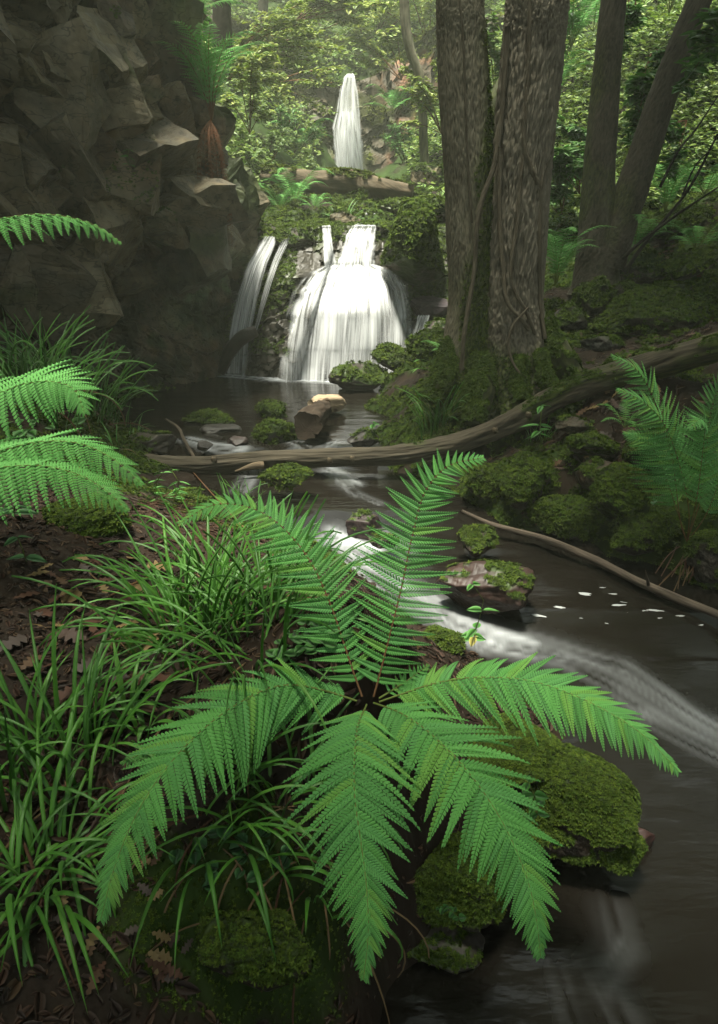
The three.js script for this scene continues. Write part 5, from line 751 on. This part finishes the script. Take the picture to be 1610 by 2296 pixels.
{
  const r = rngOf(808), place = (px, py, s, geo, mat, label, group) => { const p = hit(px, py), n = groundNormal(p.x, p.z), m = solo('dead_leaf', geo, mat, label, 'leaf', p, group); m.quaternion.setFromUnitVectors(UP, n); m.rotateY(r() * 6.28); m.rotateX(rr(-0.3, 0.3, r)); m.position.addScaledVector(n, 0.012); m.scale.setScalar(s); };
  place(170, 1330, 0.085, roundLeaf, litterMats[3], 'round tan dead leaf lying beside the dry twigs'); place(195, 1395, 0.15, oakLeaf[0], litterMats[0], 'large reddish-brown oak leaf below the tan leaf'); place(290, 1560, 0.14, oakLeaf[1], litterMats[0], 'spotted brown oak leaf on the wet mud by the rushes'); place(165, 1410, 0.1, oakLeaf[2], litterMats[2], 'curled tan oak leaf overlapping the reddish one');
  place(1345, 915, 0.10, oakLeaf[0], litterMats[3], 'pale fallen leaf beside the mossy block'); place(1440, 1120, 0.2, oakLeaf[1], litterMats[4], 'big grey-brown withered leaf under the tall fern'); place(610, 2090, 0.12, oakLeaf[0], litterMats[0], 'brown oak leaf under the drooping middle frond');
  const zones = [[60, 330, 1250, 1560, 46, 'damp brown dead leaf on the muddy near bank', 'dead leaves on the muddy bank', 0.1], [1180, 1480, 830, 1040, 60, 'brown dead leaf on the slope round the long trunk', 'dead leaves round the long trunk', 0.1], [880, 1000, 1440, 1560, 12, 'dead leaf caught behind the spreading fern', 'dead leaves behind the fern', 0.08], [1250, 1600, 700, 800, 30, 'dead leaf on the path below the mossy boulders', 'dead leaves below the boulders', 0.11], [120, 400, 1780, 2250, 34, 'dark wet dead leaf under the rush blades', 'dead leaves under the rushes', 0.05], [1420, 1600, 520, 620, 30, 'dead leaf high on the slope between slabs', 'dead leaves on the upper slope', 0.12]];
  for (const [x0, x1, y0, y1, n, label, group, s] of zones) for (let i = 0; i < n; i++) place(rr(x0, x1, r), rr(y0, y1, r), s * rr(0.6, 1.15, r), pick(oakLeaf, r), pick(litterMats, r), label, group);
  // twigs
  for (const [pts, rad, label, mat] of [[[[115, 1170], [190, 1280], [240, 1330]], 0.0028, 'long dry straw stem slanting over the mud', 'straw'], [[[170, 1325], [230, 1400], [290, 1470]], 0.0022, 'dry stalk beside the reddish oak leaf', 'straw'], [[[620, 2080], [450, 2095], [380, 2120], [330, 2165]], 0.0022, 'thin dry stem lying across the shaded bank', 'straw'], [[[430, 1060], [520, 1160], [620, 1260]], 0.004, 'dark twig under the dead bracken', 'stem'], [[[300, 1760], [260, 1850], [280, 1900]], 0.002, 'bent dry stem by the drooping rushes', 'straw'], [[[1200, 1180], [1320, 1150], [1420, 1130]], 0.008, 'short mossy stick crossing the bank rocks', 'stem'], [[[240, 1350], [330, 1310], [380, 1290]], 0.004, 'dead root lying by the rush clump', 'stem'], [[[280, 1320], [340, 1380], [420, 1430]], 0.003, 'dry twig under the rush clump', 'straw']]) { const P = pts.map(([x, y]) => hit(x, y).add(new V3(0, 0.012, 0))); solo('twig', new THREE.TubeGeometry(new THREE.CatmullRomCurve3(P), 16, rad, 6), M[mat], label, 'twig'); }
  const b = thing('dead_bracken', 'rusty dead bracken fronds flattened beside the rush clump', 'fern');
  for (const [pts, s] of [[[[480, 1150], [420, 1170], [360, 1180]], 1], [[[420, 1130], [400, 1170], [410, 1220]], 2], [[[500, 1180], [460, 1205], [430, 1240]], 3], [[[380, 1120], [350, 1150], [330, 1180]], 4]]) frond(b, pts.map(([x, y]) => hit(x, y).add(new V3(0, 0.03, 0))), { n: 18, L: 0.09, W: 0.15, set: 'plain', mat: M.deadFern, stemMat: M.deadFern, seed: 60 + s, merge: true, name: 'dead_frond' });
}
// ground litter and low growth too fine to count
{
  const r = rngOf(515), bits = []; for (let i = 0; i < 30000; i++) { const far = r() < 0.4, d = far ? rr(3.6, 9, r) : rr(0.7, 3.4, r), x = far ? rr(0.6, 5, r) : rr(-2.2, 0.8, r), y = ground(x, -d); if (y < level(d) + 0.02 || mossy(x, -d) > 0.1) continue; const t = pick([[0.038, 0.021, 0.014], [0.028, 0.017, 0.012], [0.055, 0.034, 0.02], [0.022, 0.015, 0.012]], r); bits.push({ p: new V3(x, y + 0.006, -d), n: groundNormal(x, -d).add(new V3(rr(-0.4, 0.4, r), 0, rr(-0.4, 0.4, r))).normalize(), s: rr(0.01, 0.045, r) * (r() < 0.15 ? 1.6 : 1) * (far ? 1.5 : 1), yaw: r() * 6.28, c: col(...t) }); }
  const lit = scatter('leaf_litter', oblong, std({ color: M_WHITE, roughness: 0.6 }), bits, scene);
  const ms = []; for (let i = 0; i < 150000; i++) { const k = r(), d = k < 0.45 ? rr(0.7, 3.2, r) : k < 0.75 ? rr(3, 6.5, r) : rr(6.5, 13, r), x = rr(-1, 1, r) * (0.6 + 0.58 * d), y = ground(x, -d); if (y < level(d) - 0.02 || mossy(x, -d) < 0.05) continue; const s = clamp(0.0065 * d, 0.008, 0.08); ms.push({ p: new V3(x, y, -d), n: groundNormal(x, -d), s: s * rr(0.6, 1.3, r), yaw: r() * 6.28, c: mossTone(r, 0.2) }); }
  scatter('ground_moss', mossSprig, M.moss, ms, scene);
}
{ // floating foam
  const r = rngOf(3131), blob = [0, 1, 2].map((k) => { const g = new Geo(), n = 18; g.v(0, 0.12, 0); for (let i = 0; i < n; i++) { const a = i / n * 6.283, q = 0.75 + 0.55 * nz(Math.cos(a) * 1.5 + k * 7, Math.sin(a) * 1.5, k); g.v(Math.cos(a) * q * 0.6, 0.09, Math.sin(a) * q * 0.35); } for (let i = 0; i < n; i++) { const a = i / n * 6.283, q = 0.75 + 0.55 * nz(Math.cos(a) * 1.5 + k * 7, Math.sin(a) * 1.5, k); g.v(Math.cos(a) * q, -0.02, Math.sin(a) * q * 0.6); } for (let i = 0; i < n; i++) { const j = (i + 1) % n; g.t(0, 1 + j, 1 + i); g.q(1 + i, 1 + j, 1 + n + j, 1 + n + i); } return g.done(); });
  const onWater = (px, py) => { let p = atH(px, py, 0); for (let k = 0; k < 5; k++) p = atH(px, py, level(-p.z)); return p; };
  const put = (px, py, s, label, group) => { const m = solo('foam_patch', pick(blob, r), M.foam, label, 'foam', onWater(px, py), group); m.rotation.y = rr(-0.5, 0.3, r); m.scale.set(s * rr(0.9, 2.4, r), s * 0.3, s * rr(0.5, 1, r)); };
  put(1256, 1362, 0.055, 'largest white foam patch drifting beside the red-topped boulder'); put(1200, 1378, 0.05, 'white foam caught against the red-topped boulder edge');
  for (const [x, y] of [[1330, 1352], [1355, 1340], [1375, 1362], [1390, 1378], [1400, 1352], [1430, 1368], [1455, 1375], [1470, 1362], [1490, 1385], [1512, 1372], [1530, 1392], [1300, 1380], [1345, 1395], [1370, 1402], [1560, 1380], [1575, 1396], [1380, 1325], [1240, 1320], [1310, 1330], [1420, 1410], [1465, 1420], [1500, 1412], [1540, 1425], [1350, 1310]]) put(x + rr(-14, 14, r), y + rr(-8, 8, r), 0.008 + 0.045 * Math.pow(r(), 2.2), 'small white foam fleck drifting on the dark water below the thin branch', 'foam flecks on the dark water');
}
console.log('plants done');
// ---------------------------------------------------------------- shrubs and the far slopes
function shrub(px, py, d, w, h, n, size, tones, label, { seed = 1, geo = ovate, from = [0, 60], name = 'shrub', depth = 0.7, group } = {}) {
  const c = atD(px, py, d), k = atD(px + 1, py, d).x - c.x, sx = w * k, sy = h * k, r = rngOf(seed * 71 + 3), t = thing(name, label, name === 'shrub' ? 'shrub' : 'tree', null, group), list = [], base = atD(px + from[0], py + from[1], d + 0.2);
  const nb = Math.max(5, Math.round(n / 100)), tips = Array.from({ length: nb }, () => { const a = r() * 6.28, q = Math.sqrt(r()); return new V3(c.x + Math.cos(a) * q * sx, c.y + Math.sin(a) * q * sy, c.z + rr(-1, 1, r) * sx * depth); });
  tips.forEach((q) => { const mid = base.clone().lerp(q, 0.5).add(new V3(0, 0.12 * sy, 0.05)); part('branch', new THREE.TubeGeometry(new THREE.CatmullRomCurve3([base, mid, q]), 6, 0.0006 * d, 4), M.stem, t);
    const m = Math.round(n / nb), dir = q.clone().sub(mid).normalize(); for (let i = 0; i < m; i++) { const s = r(), p = mid.clone().lerp(q, 0.3 + 0.85 * s).add(new V3(rr(-1, 1, r) * sx * 0.2, rr(-1, 1, r) * sy * 0.09, rr(-1, 1, r) * sx * 0.2)), tn = pick(tones, r), b = 0.8 + 0.4 * r(); list.push({ p, n: new V3(rr(-0.5, 0.5, r), 1, rr(-0.2, 0.7, r)).normalize(), s: size * rr(0.65, 1.25, r), yaw: r() * 6.28, c: col(tn[0] * b, tn[1] * b, tn[2] * b) }); } });
  scatter('foliage', geo, M.leaf, list, t); return t;
}
const Y = glowTones, G = freshTones;
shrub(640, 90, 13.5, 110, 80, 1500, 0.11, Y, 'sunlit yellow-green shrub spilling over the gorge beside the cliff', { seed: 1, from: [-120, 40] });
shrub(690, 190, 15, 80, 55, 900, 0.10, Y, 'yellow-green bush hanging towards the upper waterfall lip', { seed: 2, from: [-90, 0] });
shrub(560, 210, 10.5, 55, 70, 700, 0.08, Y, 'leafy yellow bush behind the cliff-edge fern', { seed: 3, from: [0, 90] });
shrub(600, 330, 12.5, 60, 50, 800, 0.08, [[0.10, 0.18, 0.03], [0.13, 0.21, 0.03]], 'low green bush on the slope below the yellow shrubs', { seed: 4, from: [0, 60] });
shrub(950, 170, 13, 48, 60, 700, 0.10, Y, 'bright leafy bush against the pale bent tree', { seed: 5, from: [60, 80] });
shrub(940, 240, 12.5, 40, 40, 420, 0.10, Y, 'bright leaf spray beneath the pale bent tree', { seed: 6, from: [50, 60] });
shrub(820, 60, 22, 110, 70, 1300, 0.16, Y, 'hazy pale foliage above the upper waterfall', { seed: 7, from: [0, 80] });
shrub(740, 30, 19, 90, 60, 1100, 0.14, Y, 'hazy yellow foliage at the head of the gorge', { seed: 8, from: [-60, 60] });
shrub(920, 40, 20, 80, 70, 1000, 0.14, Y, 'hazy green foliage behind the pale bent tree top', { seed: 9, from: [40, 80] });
shrub(1270, 345, 8.6, 60, 46, 420, 0.12, G, 'fresh green leafy branch between the twin tree and the forked tree', { seed: 10, from: [30, 90] });
shrub(1250, 420, 8.9, 50, 40, 320, 0.11, G, 'low fresh green shrub behind the furrowed stem', { seed: 11, from: [10, 70] });
shrub(1290, 290, 9.2, 60, 40, 320, 0.11, G, 'drooping green leaf spray beside the forked tree', { seed: 12, from: [40, 60] });
shrub(1440, 230, 7.6, 46, 100, 380, 0.12, G, 'green leafy twigs hanging between the two forked stems', { seed: 13, from: [20, -110] });
shrub(1480, 330, 7.7, 60, 60, 300, 0.11, G, 'leafy green twigs in front of the leaning stem', { seed: 14, from: [60, -60] });
shrub(1570, 130, 6.2, 50, 80, 220, 0.12, G, 'large-leaved spray reaching in at the slope edge', { seed: 15, from: [80, -90] });
shrub(1400, 90, 8.6, 40, 90, 260, 0.11, G, 'leafy twigs high beside the forked tree', { seed: 16, from: [10, -110] });
shrub(1110, 130, 10.5, 24, 110, 320, 0.10, [[0.10, 0.2, 0.03], [0.13, 0.22, 0.03]], 'green foliage in the gap between the twin stems', { seed: 17, from: [0, 120] });
shrub(1250, 60, 11, 60, 60, 500, 0.10, G, 'bush above the slope behind the furrowed stem', { seed: 18, from: [0, 70] });
shrub(330, 40, 7.2, 50, 40, 260, 0.07, G, 'ivy and herbs trailing over the cliff top', { seed: 19, from: [-20, -60] });
shrub(430, 100, 8.6, 60, 60, 380, 0.07, G, 'green creeper hanging beside the cliff-edge fern', { seed: 20, from: [-20, -80] });
shrub(900, 330, 14.6, 40, 60, 700, 0.08, G, 'ivy-like green thicket beside the rusty rock wall', { seed: 21, from: [20, 70] });
shrub(660, 300, 15.5, 60, 60, 800, 0.09, G, 'dense green thicket beside the upper waterfall', { seed: 22, from: [-20, 70] });
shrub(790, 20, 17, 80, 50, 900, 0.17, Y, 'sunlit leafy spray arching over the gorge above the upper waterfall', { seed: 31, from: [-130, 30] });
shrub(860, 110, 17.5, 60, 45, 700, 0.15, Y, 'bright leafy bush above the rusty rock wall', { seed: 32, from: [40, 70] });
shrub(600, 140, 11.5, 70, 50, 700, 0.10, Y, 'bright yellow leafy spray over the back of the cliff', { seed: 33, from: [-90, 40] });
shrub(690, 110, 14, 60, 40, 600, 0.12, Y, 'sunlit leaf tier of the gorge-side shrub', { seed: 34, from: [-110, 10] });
// far slopes: growth that reads as one mass
{
  const r = rngOf(616), list = [];
  for (let i = 0; i < 190000; i++) {
    const d = 8.8 + 26 * Math.pow(r(), 1.5), x = rr(-1, 1, r) * (1.6 + 0.55 * d) , y = ground(x, -d);
    if (d < 18.6 && Math.abs(x) < 0.9 && d > 8.5) continue;
    if (d < 10.5 && x < 0.9 && x > -1.8) continue; if (x < 0 && d < 10.8) continue; if (d < 12.0 && x > -2.0 && x < 1.7 && r() < 0.85) continue;
    const dens = fbm(x * 0.8, y * 0.8, d * 0.8, 3); if (dens < -0.2) continue;
    const tn = pick([[0.14, 0.23, 0.035], [0.18, 0.27, 0.04], [0.22, 0.30, 0.045], [0.10, 0.19, 0.025]], r), b = 0.7 + 0.6 * r(), up = Math.abs(rr(0, 0.45, r) * (0.4 + dens * 2));
    list.push({ p: new V3(x, y + up * (0.6 + d * 0.03), -d), n: new V3(rr(-0.6, 0.6, r), 1, rr(-0.3, 0.8, r)).normalize(), s: (0.035 + 0.0048 * d) * rr(0.6, 1.4, r), yaw: r() * 6.28, c: col(tn[0] * b, tn[1] * b, tn[2] * b) });
  }
  scatter('undergrowth', ovate, M.leaf, list, scene);
}
// unseen trees, added to cut the skylight and shade the gorge
for (const [x, z, cy, rad, n, label, s] of [[-6.4, -4.3, 10, 4.2, 13000, 'added leafy shade tree on top of the brown cliff', 301], [-3.72, 2.3, 8.6, 4.3, 13000, 'added leafy shade tree on the near bank upstream of the viewpoint', 302], [4.3, 2.2, 8.8, 4.2, 13000, 'added leafy shade tree on the slope across from the near bank', 303], [7.2, -4.0, 10.2, 4.2, 13000, 'added leafy shade tree high on the mossy slope', 304], [0.6, 6.2, 9.6, 4.6, 12000, 'added leafy shade tree standing behind the viewpoint', 310], [-8.2, 0.5, 10, 4.4, 12000, 'added leafy shade tree beyond the near bank', 311], [8.6, 0.2, 10, 4.4, 12000, 'added leafy shade tree beyond the far bank', 312], [-4.5, -29, 17, 5, 6000, 'added tall shade tree closing the gorge head beside the hazy foliage', 305], [4.5, -29, 17, 5, 6000, 'added tall shade tree closing the gorge head beyond the pale bent tree', 306], [-10.5, -14, 13.5, 4.0, 5000, 'added tall shade tree on the slope above the cliff-edge fern', 307], [9, -14, 14, 4.5, 7000, 'added tall shade tree on the dark slope above the forked tree', 308], [0.5, -35, 21, 5.5, 6000, 'added tall shade tree standing far up the gorge', 309]]) {
  const b = new V3(x, ground(x, z) - 0.1, z), t = thing('added_shade_tree', label, 'tree'); part('trunk', stemGeo([[b, 0.24], [new V3(x + 0.2, b.y + 3, z), 0.19], [new V3(x + 0.1, cy - 1, z + 0.2), 0.12], [new V3(x, cy + 1, z), 0.06]], { nu: 20, per: 6, ridge: 0.008, flare: 0.4, tone: barkTone(0.07, 0.06, 0.045), seed: s }), M.bark, t);
  const cl = crown(t, new V3(x, cy, z), rad, n, 0.18, forestTones, s); limbs(t, new V3(x + 0.1, cy - 1, z + 0.2), cl.filter((_, i) => i % 13 === 0).slice(0, 6), 0.06, barkTone(0.07, 0.06, 0.045), s);
}
console.log('far done');
renderer.render(scene, camera);
